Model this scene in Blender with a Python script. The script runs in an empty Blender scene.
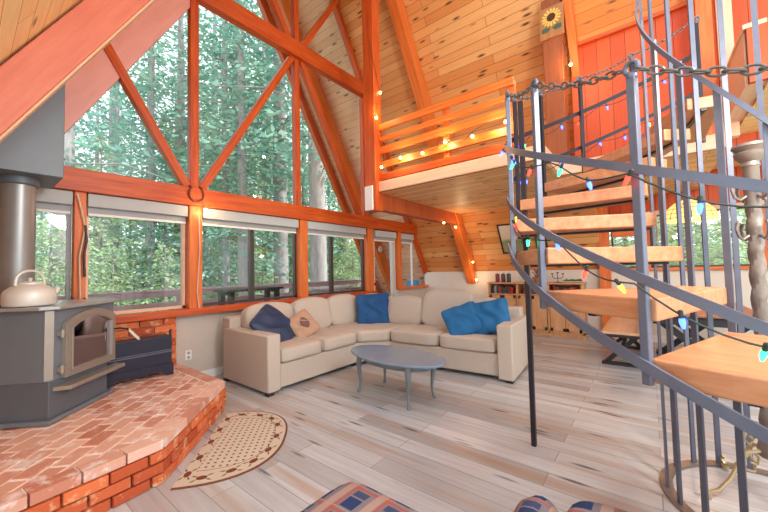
import bpy, bmesh, math, random
from mathutils import Vector, Matrix
random.seed(7)
C = bpy.context.scene.collection
PI = math.pi
K = 0.57735
# ------------------------------------------------------------------ helpers
def lin(c):
    return tuple(((v/255)/12.92 if v/255 <= .04045 else ((v/255+.055)/1.055)**2.4) for v in c)
def rgba(c): return (*lin(c), 1)
class NT:
    def __init__(s, name):
        s.m = bpy.data.materials.new(name); s.m.use_nodes = True
        s.t = s.m.node_tree; s.n = s.t.nodes; s.b = s.n['Principled BSDF']
    def add(s, typ, **k):
        n = s.n.new(typ)
        for a, v in k.items():
            if a.startswith('i_'):
                n.inputs[a[2:].replace('_', ' ')].default_value = v
            else: setattr(n, a, v)
        return n
    def link(s, a, b): s.t.links.new(a, b)
    def coords(s, scale=(1, 1, 1), rot=(0, 0, 0)):
        tc = s.add('ShaderNodeTexCoord'); mp = s.add('ShaderNodeMapping')
        mp.inputs['Scale'].default_value = scale; mp.inputs['Rotation'].default_value = rot
        s.link(tc.outputs['Object'], mp.inputs['Vector']); return mp.outputs['Vector']
    def mix(s, a, b, f, mode='MIX'):
        n = s.add('ShaderNodeMix', data_type='RGBA', blend_type=mode)
        for sock, v in ((n.inputs[6], a), (n.inputs[7], b), (n.inputs[0], f)):
            if hasattr(v, 'links'): s.link(v, sock)
            else: sock.default_value = v
        return n.outputs[2]
    def math(s, op, a, b=None):
        n = s.add('ShaderNodeMath', operation=op)
        for i, v in enumerate((a, b)):
            if v is None: continue
            if hasattr(v, 'links'): s.link(v, n.inputs[i])
            else: n.inputs[i].default_value = v
        return n.outputs[0]
    def ramp(s, f, stops):
        n = s.add('ShaderNodeValToRGB'); e = n.color_ramp.elements
        while len(e) < len(stops): e.new(.5)
        for i, (p, c) in enumerate(stops):
            e[i].position = p; e[i].color = c if len(c) == 4 else (*c, 1)
        s.link(f, n.inputs[0]); return n.outputs[0]
    def noise(s, vec, scale, detail=4, rough=.6):
        n = s.add('ShaderNodeTexNoise'); n.inputs['Scale'].default_value = scale
        n.inputs['Detail'].default_value = detail; n.inputs['Roughness'].default_value = rough
        s.link(vec, n.inputs['Vector']); return n.outputs[0]
    def bump(s, h, strength=.3, dist=.01):
        n = s.add('ShaderNodeBump'); n.inputs['Strength'].default_value = strength
        n.inputs['Distance'].default_value = dist
        s.link(h, n.inputs['Height']); s.link(n.outputs[0], s.b.inputs['Normal'])
    def out(s, col, rough=.6, metal=0):
        if hasattr(col, 'links'): s.link(col, s.b.inputs['Base Color'])
        else: s.b.inputs['Base Color'].default_value = col
        s.b.inputs['Roughness'].default_value = rough; s.b.inputs['Metallic'].default_value = metal
        return s.m
def plain(name, c, rough=.6, metal=0, var=.08, scale=6, bump=0, bscale=60):
    t = NT(name); v = t.coords()
    n = t.noise(v, scale)
    a = rgba([max(0, x*(1-var)) for x in c]); b = rgba([min(255, x*(1+var)) for x in c])
    if bump: t.bump(t.noise(v, bscale, 3), bump, .004)
    return t.out(t.mix(a, b, n), rough, metal)
def wood(name, c1, c2, stretch=(1, 14, 14), rough=.45, scale=2.2, rot=(0, 0, 0), knots=0):
    t = NT(name); v = t.coords(stretch, rot)
    n = t.noise(v, scale, 6, .65)
    col = t.ramp(n, [(.3, rgba(c1)), (.7, rgba(c2))])
    if knots:
        vv = t.coords((2.0, 5, 5), rot)
        vo = t.add('ShaderNodeTexVoronoi'); vo.inputs['Scale'].default_value = 1.5; t.link(vv, vo.inputs['Vector'])
        k = t.ramp(vo.outputs['Distance'], [(.05, (1, 1, 1)), (.12, (0, 0, 0))])
        col = t.mix(col, rgba([x*.45 for x in c1]), t.math('MULTIPLY', k, knots))
    t.bump(n, .12, .004)
    return t.out(col, rough)
def planks(name, c1, c2, gap, width, length, rot=0, rough=.5, knots=.8, tint=None, kscale=(3.0, 11, 1), kden=.42, grain=(1.2, 26, 1), gapw=.0035):
    t = NT(name); v = t.coords((1, 1, 1), (0, 0, rot))
    br = t.add('ShaderNodeTexBrick', offset=.37, offset_frequency=2)
    for k_, val in (('Scale', 1), ('Mortar Size', gapw), ('Mortar Smooth', .3), ('Bias', 0), ('Brick Width', length), ('Row Height', width)):
        br.inputs[k_].default_value = val
    br.inputs['Color1'].default_value = (0, 0, 0, 1); br.inputs['Color2'].default_value = (1, 1, 1, 1); br.inputs['Mortar'].default_value = (.5, .5, .5, 1)
    t.link(v, br.inputs['Vector'])
    base = t.mix(rgba(c1), rgba(c2), br.outputs['Color'])
    gv = t.coords(grain, (0, 0, rot)) if rot == 0 else None
    if gv is None:
        mp = t.add('ShaderNodeMapping'); mp.inputs['Scale'].default_value = grain; t.link(v, mp.inputs['Vector']); gv = mp.outputs[0]
    g = t.noise(gv, 1.6, 6, .7)
    col = t.mix(base, (.55, .5, .47, 1), t.math('MULTIPLY', t.ramp(g, [(.35, (1, 1, 1)), (.65, (0, 0, 0))]), .35), 'MULTIPLY')
    if tint:
        bn = t.noise(gv, .35, 2)
        col = t.mix(col, rgba(tint), t.ramp(bn, [(.5, (0, 0, 0)), (.72, (.75, .75, .75))]))
    if knots:
        mp = t.add('ShaderNodeMapping'); mp.inputs['Scale'].default_value = kscale; t.link(v, mp.inputs['Vector'])
        vo = t.add('ShaderNodeTexVoronoi'); vo.inputs['Scale'].default_value = 1.0; t.link(mp.outputs[0], vo.inputs['Vector'])
        kk = t.ramp(vo.outputs['Distance'], [(.1, (1, 1, 1)), (.27, (0, 0, 0))])
        sep = t.add('ShaderNodeSeparateColor'); t.link(vo.outputs['Color'], sep.inputs[0])
        on = t.math('LESS_THAN', sep.outputs[0], kden)
        col = t.mix(col, rgba([x*.40 for x in c1]), t.math('MULTIPLY', t.math('MULTIPLY', kk, on), knots))
    col = t.mix(col, rgba(gap), br.outputs['Fac'])
    inv = t.math('SUBTRACT', 1.0, br.outputs['Fac'])
    t.bump(inv, .35, .004)
    return t.out(col, rough)
class MB:
    """collects shapes; build() links them as one mesh object"""
    def __init__(s): s.v = []; s.f = []; s.mi = []; s.col = {}; s.cur = 0; s.c = None
    def _add(s, vs, fs):
        o = len(s.v); s.v += [Vector(p) for p in vs]
        for f in fs:
            if s.c is not None: s.col[len(s.f)] = s.c
            s.f.append([i+o for i in f]); s.mi.append(s.cur)
        return s
    def box(s, x0, x1, y0, y1, z0, z1, M=None):
        vs = [Vector((x, y, z)) for z in (z0, z1) for y in (y0, y1) for x in (x0, x1)]
        if M: vs = [M @ p for p in vs]
        return s._add(vs, [(0, 2, 3, 1), (4, 5, 7, 6), (0, 1, 5, 4), (2, 6, 7, 3), (0, 4, 6, 2), (1, 3, 7, 5)])
    def prism(s, poly, z0, z1, M=None):
        n = len(poly); vs = [Vector((x, y, z0)) for x, y in poly]+[Vector((x, y, z1)) for x, y in poly]
        if M: vs = [M @ p for p in vs]
        return s._add(vs, [tuple(range(n))[::-1], tuple(range(n, 2*n))]+[(i, (i+1) % n, (i+1) % n+n, i+n) for i in range(n)])
    def bar(s, p0, p1, w, d, up=(0, 0, 1)):
        M, L = frame(p0, p1, up); return s.box(0, L, -w/2, w/2, -d/2, d/2, M)
    def tube(s, pts, r, n=8, caps=True, closed=False):
        pts = [Vector(p) for p in pts]; m = len(pts); rr = r if isinstance(r, (list, tuple)) else [r]*m
        rings = []; prev = None
        for i, p in enumerate(pts):
            if closed: t = (pts[(i+1) % m]-pts[i-1]).normalized()
            else: t = (pts[min(i+1, m-1)]-pts[max(i-1, 0)]).normalized()
            if prev is None:
                a = Vector((0, 0, 1)) if abs(t.z) < .9 else Vector((1, 0, 0)); prev = (a-t*a.dot(t)).normalized()
            else:
                prev = (prev-t*prev.dot(t)); prev = prev.normalized() if prev.length > 1e-6 else t.orthogonal().normalized()
            b = t.cross(prev)
            rings.append([p+(prev*math.cos(2*PI*k/n)+b*math.sin(2*PI*k/n))*rr[i] for k in range(n)])
        vs = [q for ring in rings for q in ring]; fs = []
        for i in range(m if closed else m-1):
            j = (i+1) % m
            fs += [(i*n+k, i*n+(k+1) % n, j*n+(k+1) % n, j*n+k) for k in range(n)]
        if caps and not closed: fs += [tuple(range(n))[::-1], tuple(range((m-1)*n, m*n))]
        return s._add(vs, fs)
    def lathe(s, prof, n=20, M=None, center=(0, 0, 0)):
        c = Vector(center); vs = []; fs = []
        for r, z in prof:
            for k in range(n): vs.append(c+Vector((r*math.cos(2*PI*k/n), r*math.sin(2*PI*k/n), z)))
        if M: vs = [M @ p for p in vs]
        for i in range(len(prof)-1): fs += [(i*n+k, i*n+(k+1) % n, (i+1)*n+(k+1) % n, (i+1)*n+k) for k in range(n)]
        fs += [tuple(range(n))[::-1], tuple(range((len(prof)-1)*n, len(prof)*n))]
        return s._add(vs, fs)
    def ball(s, c, r, n=10, sc=(1, 1, 1)):
        prof = [(max(.0005, r*math.sin(PI*i/n)), -r*math.cos(PI*i/n)) for i in range(n+1)]
        M = Matrix.Translation(c) @ Matrix.Diagonal((*sc, 1)); return s.lathe(prof, n+2, M)
    def ribbon(s, pts, outs, w, t):
        """flat bar swept along pts: height w in Z, thickness t along outs"""
        vs = []; fs = []
        for p, o in zip(pts, outs):
            p = Vector(p); o = Vector(o)*t/2; z = Vector((0, 0, w/2))
            vs += [p-o-z, p+o-z, p+o+z, p-o+z]
        for i in range(len(pts)-1):
            fs += [(i*4+k, i*4+(k+1) % 4, i*4+4+(k+1) % 4, i*4+4+k) for k in range(4)]
        fs += [(3, 2, 1, 0), tuple(range((len(pts)-1)*4, len(pts)*4))]
        return s._add(vs, fs)
    def cushion(s, sx, sy, sz, M=None, e=5., n=9, puff=0., pin=0):
        """rounded box; puff bulges top and front, pin thins the edges like a scatter pillow"""
        vs = []; idx = {}; fs = []
        def vert(i, j, k):
            key = (i, j, k)
            if key in idx: return idx[key]
            u = Vector((2*i/n-1, 2*j/n-1, 2*k/n-1))
            nm = (abs(u.x)**e+abs(u.y)**e+abs(u.z)**e)**(1/e)
            p = u/nm*max(abs(u.x), abs(u.y), abs(u.z))
            if pin:
                f = ((1-abs(p.x)**2.6)*(1-abs(p.y)**2.6))
                z = p.z*(.12+.88*max(0, f)**.55)
                q = 1-.07*(1-abs(p.y)**2)*abs(p.x); q2 = 1-.07*(1-abs(p.x)**2)*abs(p.y)
                z *= 1+.30*math.sin(7*p.x+4.5*p.y+1.2*math.sin(5*p.y))*(1-p.x**2)
                p = Vector((p.x*q, p.y*q2, z))
            if puff:
                p.z *= 1+puff*(1-p.x**2)*(1-p.y**2); p.y *= 1+puff*.4*(1-p.x**2)*(1-p.z**2)
            p = Vector((p.x*sx/2, p.y*sy/2, p.z*sz/2))
            idx[key] = len(vs); vs.append(M @ p if M else p); return idx[key]
        for a in range(n):
            for b in range(n):
                for w in (0, n):
                    q = [(a, b), (a+1, b), (a+1, b+1), (a, b+1)]
                    if w == 0: q = q[::-1]
                    fs.append([vert(x, y, w) for x, y in q])
                    fs.append([vert(w, x, y) for x, y in q])
                    fs.append([vert(y, w, x) for x, y in q])
        return s._add(vs, fs)
    def mesh(s, name, mats, smooth=True, shift=None):
        me = bpy.data.meshes.new(name)
        vs = [tuple(p-Vector(shift)) if shift else tuple(p) for p in s.v]
        me.from_pydata(vs, [], s.f)
        for m in (mats if isinstance(mats, (list, tuple)) else [mats]): me.materials.append(m)
        me.polygons.foreach_set('material_index', s.mi)
        if s.col:
            at = me.color_attributes.new('Col', 'FLOAT_COLOR', 'CORNER')
            for p in me.polygons:
                c = s.col.get(p.index, (.5, .5, .5))
                for li in p.loop_indices: at.data[li].color = (*c, 1)
        me.polygons.foreach_set('use_smooth', [smooth]*len(me.polygons))
        me.update()
        if smooth: me.set_sharp_from_angle(angle=math.radians(38))
        return me
    def build(s, name, mats, parent=None, smooth=True, bev=0, world=False, M=None, kind=None):
        sh = tuple(parent.location) if (world and parent) else None
        o = bpy.data.objects.new(name, s.mesh(name, mats, smooth, sh)); C.objects.link(o)
        if M: o.matrix_world = M
        if parent: o.parent = parent
        if bev:
            b = o.modifiers.new('Bevel', 'BEVEL'); b.width = bev; b.segments = 2; b.limit_method = 'ANGLE'
        if kind: o['kind'] = kind
        return o
def frame(p0, p1, up=(0, 0, 1)):
    p0 = Vector(p0); p1 = Vector(p1); x = (p1-p0); L = x.length; x.normalize(); u = Vector(up)
    if abs(x.dot(u)) > .99: u = Vector((0, 1, 0))
    y = u.cross(x).normalized(); z = x.cross(y)
    return Matrix.Translation(p0) @ Matrix((x, y, z)).transposed().to_4x4(), L
def tag(o, label, cat, group=None, kind=None):
    o['label'] = label; o['category'] = cat
    if group: o['group'] = group
    if kind: o['kind'] = kind
    return o
def thing(name, label, cat, loc=(0, 0, 0), rz=0, group=None):
    o = bpy.data.objects.new(name, None); C.objects.link(o); o.empty_display_size = .1
    o.location = loc; o.rotation_euler = (0, 0, rz); return tag(o, label, cat, group)
def dup(r, loc, rz=None, label=None, scale=None):
    n = r.copy(); C.objects.link(n); n.location = loc
    if rz is not None: n.rotation_euler = (0, 0, rz)
    if scale: n.scale = scale if isinstance(scale, tuple) else (scale,)*3
    if label: n['label'] = label
    for ch in list(r.children):
        c = ch.copy(); C.objects.link(c); c.parent = n
        for g in list(ch.children):
            d = g.copy(); C.objects.link(d); d.parent = c
    return n
def beam(name, p0, p1, w, d, m, up=(0, 0, 1), bev=.006, parent=None, kind='structure'):
    """timber with its grain along the local X axis"""
    M, L = frame(p0, p1, up)
    o = MB().box(0, L, -w/2, w/2, -d/2, d/2).build(name, m, bev=bev, M=M)
    if kind: o['kind'] = kind
    return o
TR = [0]
def trim(p0, p1, w, d, m, up=(0, 0, 1), bev=.006):
    TR[0] += 1; return beam(f'trim_{TR[0]}', p0, p1, w, d, m, up, bev)
def panel(name, o, u, v, lu, lv, t, m, kind='structure'):
    """slab whose local X runs along u, local Y along v, thickness behind it"""
    u = Vector(u).normalized(); v = Vector(v).normalized(); w = u.cross(v)
    M = Matrix.Translation(o) @ Matrix((u, v, w)).transposed().to_4x4()
    b = MB().box(0, lu, 0, lv, -t, 0).build(name, m, M=M, smooth=False)
    if kind: b['kind'] = kind
    return b
# ------------------------------------------------------------------ camera (16 mm lens, eye 1.3 m)
yaw, pitch, roll = math.radians(51.72), math.radians(2.37), math.radians(-1.33)
f = Vector((math.sin(yaw)*math.cos(pitch), math.cos(yaw)*math.cos(pitch), math.sin(pitch)))
r = Vector((math.cos(yaw), -math.sin(yaw), 0)); u = r.cross(f)
r2 = r*math.cos(roll)+u*math.sin(roll); u2 = -r*math.sin(roll)+u*math.cos(roll)
cam = bpy.data.cameras.new('camera'); co = bpy.data.objects.new('camera', cam); C.objects.link(co)
cam.sensor_width = 36; cam.lens = 336/768*36; cam.clip_start = .05; cam.clip_end = 200
co.matrix_world = Matrix.Translation((0, 0, 1.3)) @ Matrix((r2, u2, -f)).transposed().to_4x4()
bpy.context.scene.camera = co
def bearing(px):  # direction on the floor plan of an image column
    a = yaw+math.atan((px-384)/336); return Vector((math.sin(a), math.cos(a), 0))
# ------------------------------------------------------------------ materials
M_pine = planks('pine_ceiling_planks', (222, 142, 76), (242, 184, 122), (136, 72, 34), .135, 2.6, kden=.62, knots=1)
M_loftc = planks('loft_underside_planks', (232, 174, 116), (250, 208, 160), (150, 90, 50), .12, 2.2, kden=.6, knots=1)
M_eave = planks('daylit_eave_planks', (236, 182, 144), (246, 204, 172), (180, 120, 90), .135, 2.6, kden=.6, knots=1)  # pine lightened so the colour carries daylight on the outside soffit
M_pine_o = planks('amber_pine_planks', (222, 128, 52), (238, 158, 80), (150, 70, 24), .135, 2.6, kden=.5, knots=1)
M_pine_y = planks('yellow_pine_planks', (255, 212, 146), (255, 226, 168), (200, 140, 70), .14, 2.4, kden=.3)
M_floor = planks('pale_grey_oak_floor', (206, 209, 213), (172, 171, 173), (140, 132, 128), .155, 1.5, rot=PI/2, rough=.28, knots=.95, tint=(172, 142, 120), kscale=(2.3, 15, 1), kden=.42, grain=(1.1, 20, 1), gapw=.0025)
M_red = wood('red_stained_beam', (172, 58, 12), (214, 98, 32))
M_redz = wood('red_stained_post', (178, 66, 26), (208, 92, 42), (14, 14, 1))
M_orange = wood('orange_stained_beam', (206, 92, 28), (232, 130, 58))
M_rose = wood('rosy_stained_rafter', (206, 114, 94), (220, 132, 108), (1, 9, 9))
M_mauve = wood('dusty_rose_gable_board', (226, 160, 154), (236, 178, 170), (1, 6, 6))
M_board = planks('orange_red_wall_boards', (206, 74, 18), (222, 92, 28), (116, 36, 10), .16, 6, rot=PI/2, knots=.25, kden=.2, gapw=.004)
M_boardx = planks('red_brown_beam_boards', (190, 84, 40), (206, 98, 50), (140, 58, 26), .085, 3, rot=PI/2, knots=0)
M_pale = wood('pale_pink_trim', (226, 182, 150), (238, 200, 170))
M_wall = plain('warm_white_wall', (226, 220, 212), .8, var=.02)
M_greige = plain('greige_wall', (204, 192, 180), .8, var=.03)
M_white = plain('white_paint', (238, 236, 232), .6, var=.01)
M_blind = plain('white_blind_fabric', (184, 188, 190), .7, var=.02)
M_grey = plain('grey_blind_rail', (160, 162, 166), .5, var=.02)
M_dark = plain('dark_bronze_frame', (58, 48, 44), .4, var=.05)
M_iron = plain('grey_painted_iron', (104, 108, 124), .42, .35, var=.12, scale=14, bump=.15)
M_black = plain('black_iron', (44, 42, 50), .45, .3, var=.15)
M_tread = wood('honey_wood_tread', (176, 110, 72), (204, 146, 104), (8, 1.2, 8), scale=3)
M_sofa = plain('oatmeal_woven_fabric', (196, 182, 168), .95, var=.06, scale=90, bump=.5, bscale=220)
M_slip = plain('dark_sofa_foot', (46, 40, 38), .6)
M_stove = plain('charcoal_cast_iron', (122, 132, 142), .5, .25, var=.08, scale=4, bump=.08, bscale=120)
M_stoved = plain('darker_stove_iron', (102, 110, 120), .5, .25, var=.08, scale=5)
M_bronze = plain('pewter_stove_trim', (168, 160, 150), .38, .5, var=.06)
M_kettle = plain('brushed_aluminium', (226, 224, 218), .45, .2, var=.05)
M_pipe = plain('grey_stove_pipe', (150, 152, 154), .38, .5, var=.06)
M_screen = plain('blackened_navy_steel', (38, 40, 58), .4, .2, var=.2, scale=8)
M_navy = plain('navy_satin', (38, 56, 88), .5, var=.25, scale=7, bump=.3, bscale=14)
M_blue = plain('cobalt_blue_cotton', (28, 104, 158), .75, var=.1, scale=9, bump=.4, bscale=16)
M_tan = plain('tan_cushion_cloth', (190, 152, 126), .9, var=.05, scale=40)
M_table = plain('slate_blue_painted_wood', (132, 150, 168), .22, var=.05, scale=5)
M_tableleg = plain('grey_green_painted_wood', (118, 128, 130), .5, var=.1)
M_rope = plain('cord', (214, 200, 180), .8)
M_wire = plain('dark_green_wire', (44, 56, 50), .6)
M_cabinet = wood('knotty_pine_cabinet', (200, 142, 96), (220, 170, 126), (8, 8, 1), scale=2.4, knots=.5)
M_cabin = wood('cabinet_inside_wood', (120, 72, 40), (146, 92, 52))
M_blackwood = plain('black_stained_wood', (40, 38, 42), .5, var=.1)
M_tantop = wood('tan_bench_top', (206, 160, 122), (222, 180, 142))
M_brass = plain('antique_brass', (196, 176, 136), .35, .7, var=.12)
M_column = plain('aged_grey_iron', (136, 124, 116), .4, .5, var=.25, scale=12)
M_deck = planks('weathered_deck_boards', (170, 160, 162), (188, 178, 178), (110, 102, 104), .14, 3, knots=.1)
M_rail = wood('weathered_plum_railing', (182, 156, 164), (204, 178, 184))
M_bark = wood('grey_fir_bark', (136, 130, 132), (174, 166, 162), (22, 22, 2.0), rough=.9, scale=1.6)
M_ground = plain('forest_floor', (150, 158, 128), .95, var=.25, scale=1.2)
def glass(name, tint=(1, 1, 1), refl=.05):
    t = NT(name); t.n.remove(t.b)
    tr = t.add('ShaderNodeBsdfTransparent'); tr.inputs[0].default_value = (*tint, 1)
    gl = t.add('ShaderNodeBsdfGlossy'); gl.inputs['Roughness'].default_value = .02
    lw = t.add('ShaderNodeLayerWeight'); lw.inputs[0].default_value = .5
    mx = t.add('ShaderNodeMixShader'); t.link(t.math('ADD', t.math('MULTIPLY', t.math('POWER', lw.outputs['Facing'], 5.0), .35), refl*.4), mx.inputs[0])
    t.link(tr.outputs[0], mx.inputs[1]); t.link(gl.outputs[0], mx.inputs[2])
    t.link(mx.outputs[0], t.n['Material Output'].inputs[0]); return t.m
M_glass = glass('window_glass', (.97, .99, 1))
def emit(name, c, s):
    t = NT(name); t.b.inputs['Base Color'].default_value = (*c, 1)
    t.b.inputs['Emission Color'].default_value = (*c, 1); t.b.inputs['Emission Strength'].default_value = s; return t.m
E_warm = emit('warm_bulb', (1, .55, .16), 12)
E_col = {'blue': emit('blue_bulb', (.02, .05, 1), 8), 'green': emit('green_bulb', (.02, 1, .25), 4), 'red': emit('red_bulb', (1, .02, .01), 5), 'orange': emit('orange_bulb', (1, .3, .02), 5)}
def col_attr(name, lo, hi, rough=.85, noise=.5, pale=None):
    t = NT(name); a = t.add('ShaderNodeVertexColor'); a.layer_name = 'Col'
    v = t.coords(); n = t.noise(v, 22, 5, .7)
    col = t.mix(rgba(lo), rgba(hi), a.outputs[0])
    if pale:
        n2 = t.noise(v, 9, 4, .7)
        col = t.mix(col, rgba(pale), t.ramp(n2, [(.52, (0, 0, 0)), (.66, (noise, noise, noise))]))
    t.bump(n, .5, .006); return t.out(col, rough)
M_brick = col_attr('red_orange_brick', (176, 74, 40), (222, 116, 66), pale=(238, 196, 150), noise=.75)
M_paver = col_attr('rose_brick_paver_with_glare', (196, 126, 100), (232, 190, 170), pale=(240, 226, 222), noise=.9, rough=.5)  # rose brick paled, with the glare on the hearth top in its colour
M_mortar = plain('grey_tan_mortar', (186, 164, 134), .9, var=.1, scale=30, bump=.3)
M_grout = plain('pale_grout', (240, 224, 214), .85, var=.06, scale=30)
# ------------------------------------------------------------------ shell
D = 4.41
floor = MB().box(-1.5, 7.3, -3.4, D+.1, -.12, 0).build('floor', M_floor, smooth=False, kind='structure')
def slopeR(z, off=0): return 8.0-K*z-off
def slopeL(z, off=0): return -1.39+K*z+off
sl = math.hypot(1, K)
# right roof: local X along -Y.., boards run along Y
def roof_right(name, y0, y1, z0, z1, m):
    panel(name, (slopeR(z0), y1, z0), (0, -1, 0), (-K, 0, 1), y1-y0, (z1-z0)*sl, .12, m)
def roof_left(name, y0, y1, z0, z1, m):
    panel(name, (slopeL(z0), y0, z0), (0, 1, 0), (K, 0, 1), y1-y0, (z1-z0)*sl, .12, m)
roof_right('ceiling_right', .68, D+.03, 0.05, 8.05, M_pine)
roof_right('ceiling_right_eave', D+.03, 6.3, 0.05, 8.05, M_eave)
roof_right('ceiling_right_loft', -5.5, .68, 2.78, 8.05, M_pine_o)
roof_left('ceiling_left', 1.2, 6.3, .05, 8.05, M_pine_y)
# unseen shed roof, added to keep sun out of the right window bay
panel('ceiling_bay_sun_block', (6.5, -5.5, 2.95), (1, 0, -.1), (0, 1, 0), 2.7, 6.1, .1, M_pine_o)
# gable wall below the sills
MB().box(1.57, 5.04, D, D+.1, 0, .82).build('wall_gable', M_greige, smooth=False, kind='structure')
MB().box(6.08, 7.36, D, D+.1, 0, .86).build('wall_gable_end', M_greige, smooth=False, kind='structure')
MB().box(-1.25, 1.57, D+.02, D+.12, 0, .82).build('wall_gable_hearth', M_greige, smooth=False, kind='structure')
MB().box(1.6, 5.04, D-.016, D-.001, 0, .1).build('baseboard_gable', M_white, smooth=False, bev=.004, kind='structure')
# knee wall along the right slope and the window bay beyond it
MB().box(7.2, 7.3, .68, D, 0, 1.22).build('wall_knee', M_wall, smooth=False, kind='structure')
MB().box(7.2, 7.3, -3.4, .68, 0, 1.19).build('wall_right', M_wall, smooth=False, kind='structure')
panel('wall_right_upper', (7.2, .68, 2.16), (0, -1, 0), (0, 0, 1), 4.08, .64, .1, M_board)
MB().box(7.17, 7.199, -3.4, D, 0, .11).build('baseboard_right', M_white, smooth=False, bev=.004, kind='structure')
# ------------------------------------------------------------------ gable timber
yb = D-.05
trim((-.45, yb, 2.24), (6.72, yb, 2.24), .16, .22, M_red)                # header over the windows
for x, w in ((.725, .09), (1.78, .15), (3.41, .15), (5.04, .18), (6.03, .13)):
    trim((x, yb+.01, .86), (x, yb+.01, 2.13), .1 if w < .1 else .13, w, M_orange, (1, 0, 0))
trim((-.9, yb-.02, .855), (5.13, yb-.02, .855), .17, .075, M_red)         # window stool
trim((6.0, yb, .88), (7.3, yb, .88), .1, .06, M_orange)
trim((1.77, yb, 2.35), (1.77, yb, 5.4), .1, .1, M_red, (1, 0, 0))
trim((3.32, yb, 2.35), (3.32, yb, 7.9), .1, .09, M_red, (1, 0, 0))
trim((4.93, yb, 2.35), (4.93, yb, 4.72), .09, .08, M_red, (1, 0, 0))
trim((1.62, yb-.06, 4.85), (5.02, yb-.06, 4.85), .12, .25, M_red)         # collar beam
trim((1.86, yb, 2.36), (3.25, yb, 4.74), .09, .1, M_red, (0, 1, 0))
trim((3.42, yb, 4.74), (4.78, yb, 2.36), .09, .1, M_red, (0, 1, 0))
trim((1.69, yb, 2.36), (.86, yb, 3.78), .09, .1, M_red, (0, 1, 0))
trim((3.42, yb, 4.96), (4.3, yb, 6.38), .09, .1, M_red, (0, 1, 0))
trim((3.22, yb, 4.96), (2.36, yb, 6.36), .09, .1, M_red, (0, 1, 0))
trim((slopeR(2.2, .07), D+.02, 2.2), (slopeR(7.8, .07), D+.02, 7.8), .1, .1, M_red, (0, 1, 0))
trim((slopeR(.8, .05), D-.01, .8), (slopeR(2.4, .05), D-.01, 2.4), .12, .09, M_red, (0, 1, 0))
# wide rosy board under the left slope at the gable
def slope_beam(side, y0, y1, z0, z1, o0, o1, m):
    TR[0] += 1
    fn = slopeL if side == 'l' else slopeR
    p0 = Vector((fn(z0, (o0+o1)/2), (y0+y1)/2, z0)); p1 = Vector((fn(z1, (o0+o1)/2), (y0+y1)/2, z1))
    return beam(f'trim_{TR[0]}', p0, p1, (o1-o0)*math.cos(math.radians(30)), y1-y0, m, (0, 1, 0))
slope_beam('l', D-.08, D+.06, .6, 7.6, .02, .45, M_mauve)
slope_beam('l', 3.1, 3.2, .3, 7.6, .015, .275, M_rose)
slope_beam('l', 3.1, 3.2, .3, 7.6, .2755, .293, M_pale)  # pale strip paints window light along the rafter's lower face
slope_beam('r', 3.08, 3.26, 1.0, 7.4, .015, .29, M_orange)
slope_beam('r', .66, .76, 2.8, 7.4, .015, .26, M_orange)
slope_beam('r', 6.1, 6.22, .3, 8.0, .015, .2, M_red)
slope_beam('r', 5.5, 5.62, .3, 8.0, .015, .3, M_orange)
# tall post and the boarded beam carrying the loft end
trim((3.83, 3.18, 2.17), (3.83, 3.18, 7.1), .17, .2, M_red, (0, 1, 0))
TR[0] += 1
panel(f'trim_{TR[0]}', (3.92, 3.1, 2.2), (1, 0, 0), (0, 0, 1), 2.82, .42, .14, M_boardx)
# loft floor: main deck, part behind the stairwell, raised part over the dining end
lf = panel('ceiling_loft', (3.84, 3.1, 2.45), (0, -1, 0), (1, 0, 0), 2.25, 2.72, .01, M_loftc)
MB().box(3.86, 6.45, .86, 3.09, 2.462, 2.6).build('floor_loft', M_pine_o, smooth=False, kind='structure')
panel('ceiling_loft_rear', (4.75, .85, 2.45), (0, -1, 0), (1, 0, 0), 1.5, 2.4, .01, M_loftc)
MB().box(4.75, 6.45, -.66, .85, 2.462, 2.6).build('floor_loft_rear', M_pine_o, smooth=False, kind='structure')
trim((3.83, .85, 2.525), (3.83, 3.08, 2.525), .03, .15, M_pale)
trim((3.84, .84, 2.525), (4.75, .84, 2.525), .03, .15, M_pale)
trim((4.74, -.66, 2.525), (4.74, .83, 2.525), .03, .15, M_pale)
panel('ceiling_dining', (3.96, -.81, 2.76), (0, -1, 0), (1, 0, 0), 2.6, 3.24, .03, M_pine_y)
trim((4.01, -.75, 2.81), (7.15, -.75, 2.81), .13, .12, M_pale)
panel('wall_parapet_side', (6.5, -.69, 2.87), (-1, 0, 0), (0, 0, 1), 2.495, .33, .1, M_pale)
panel('wall_parapet', (3.95, -.70, 2.75), (0, -1, 0), (0, 0, 1), 2.5, .45, .05, M_board)
trim((3.95, -.75, 3.22), (6.5, -.75, 3.22), .14, .04, M_pale)
trim((3.95, -.83, 3.22), (3.95, -3.2, 3.22), .1, .04, M_pale)
# loft knee wall of orange boards, posts
panel('wall_loft', (5.43, .77, 2.6), (0, -1, 0), (0, 0, 1), 3.8, 1.84, .04, M_board)
trim((5.41, .77, 4.43), (5.41, -3.0, 4.43), .06, .05, M_red)
trim((5.06, .91, 2.6), (5.06, .91, 4.98), .2, .24, wood('rough_brown_post', (136, 66, 30), (160, 86, 44)), (0, 1, 0))
trim((5.0, -.575, 2.6), (5.0, -.575, 5.1), .14, .13, M_orange, (0, 1, 0))
trim((5.0, -.73, 2.6), (5.0, -.73, 5.1), .1, .12, M_pale, (0, 1, 0))
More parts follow.
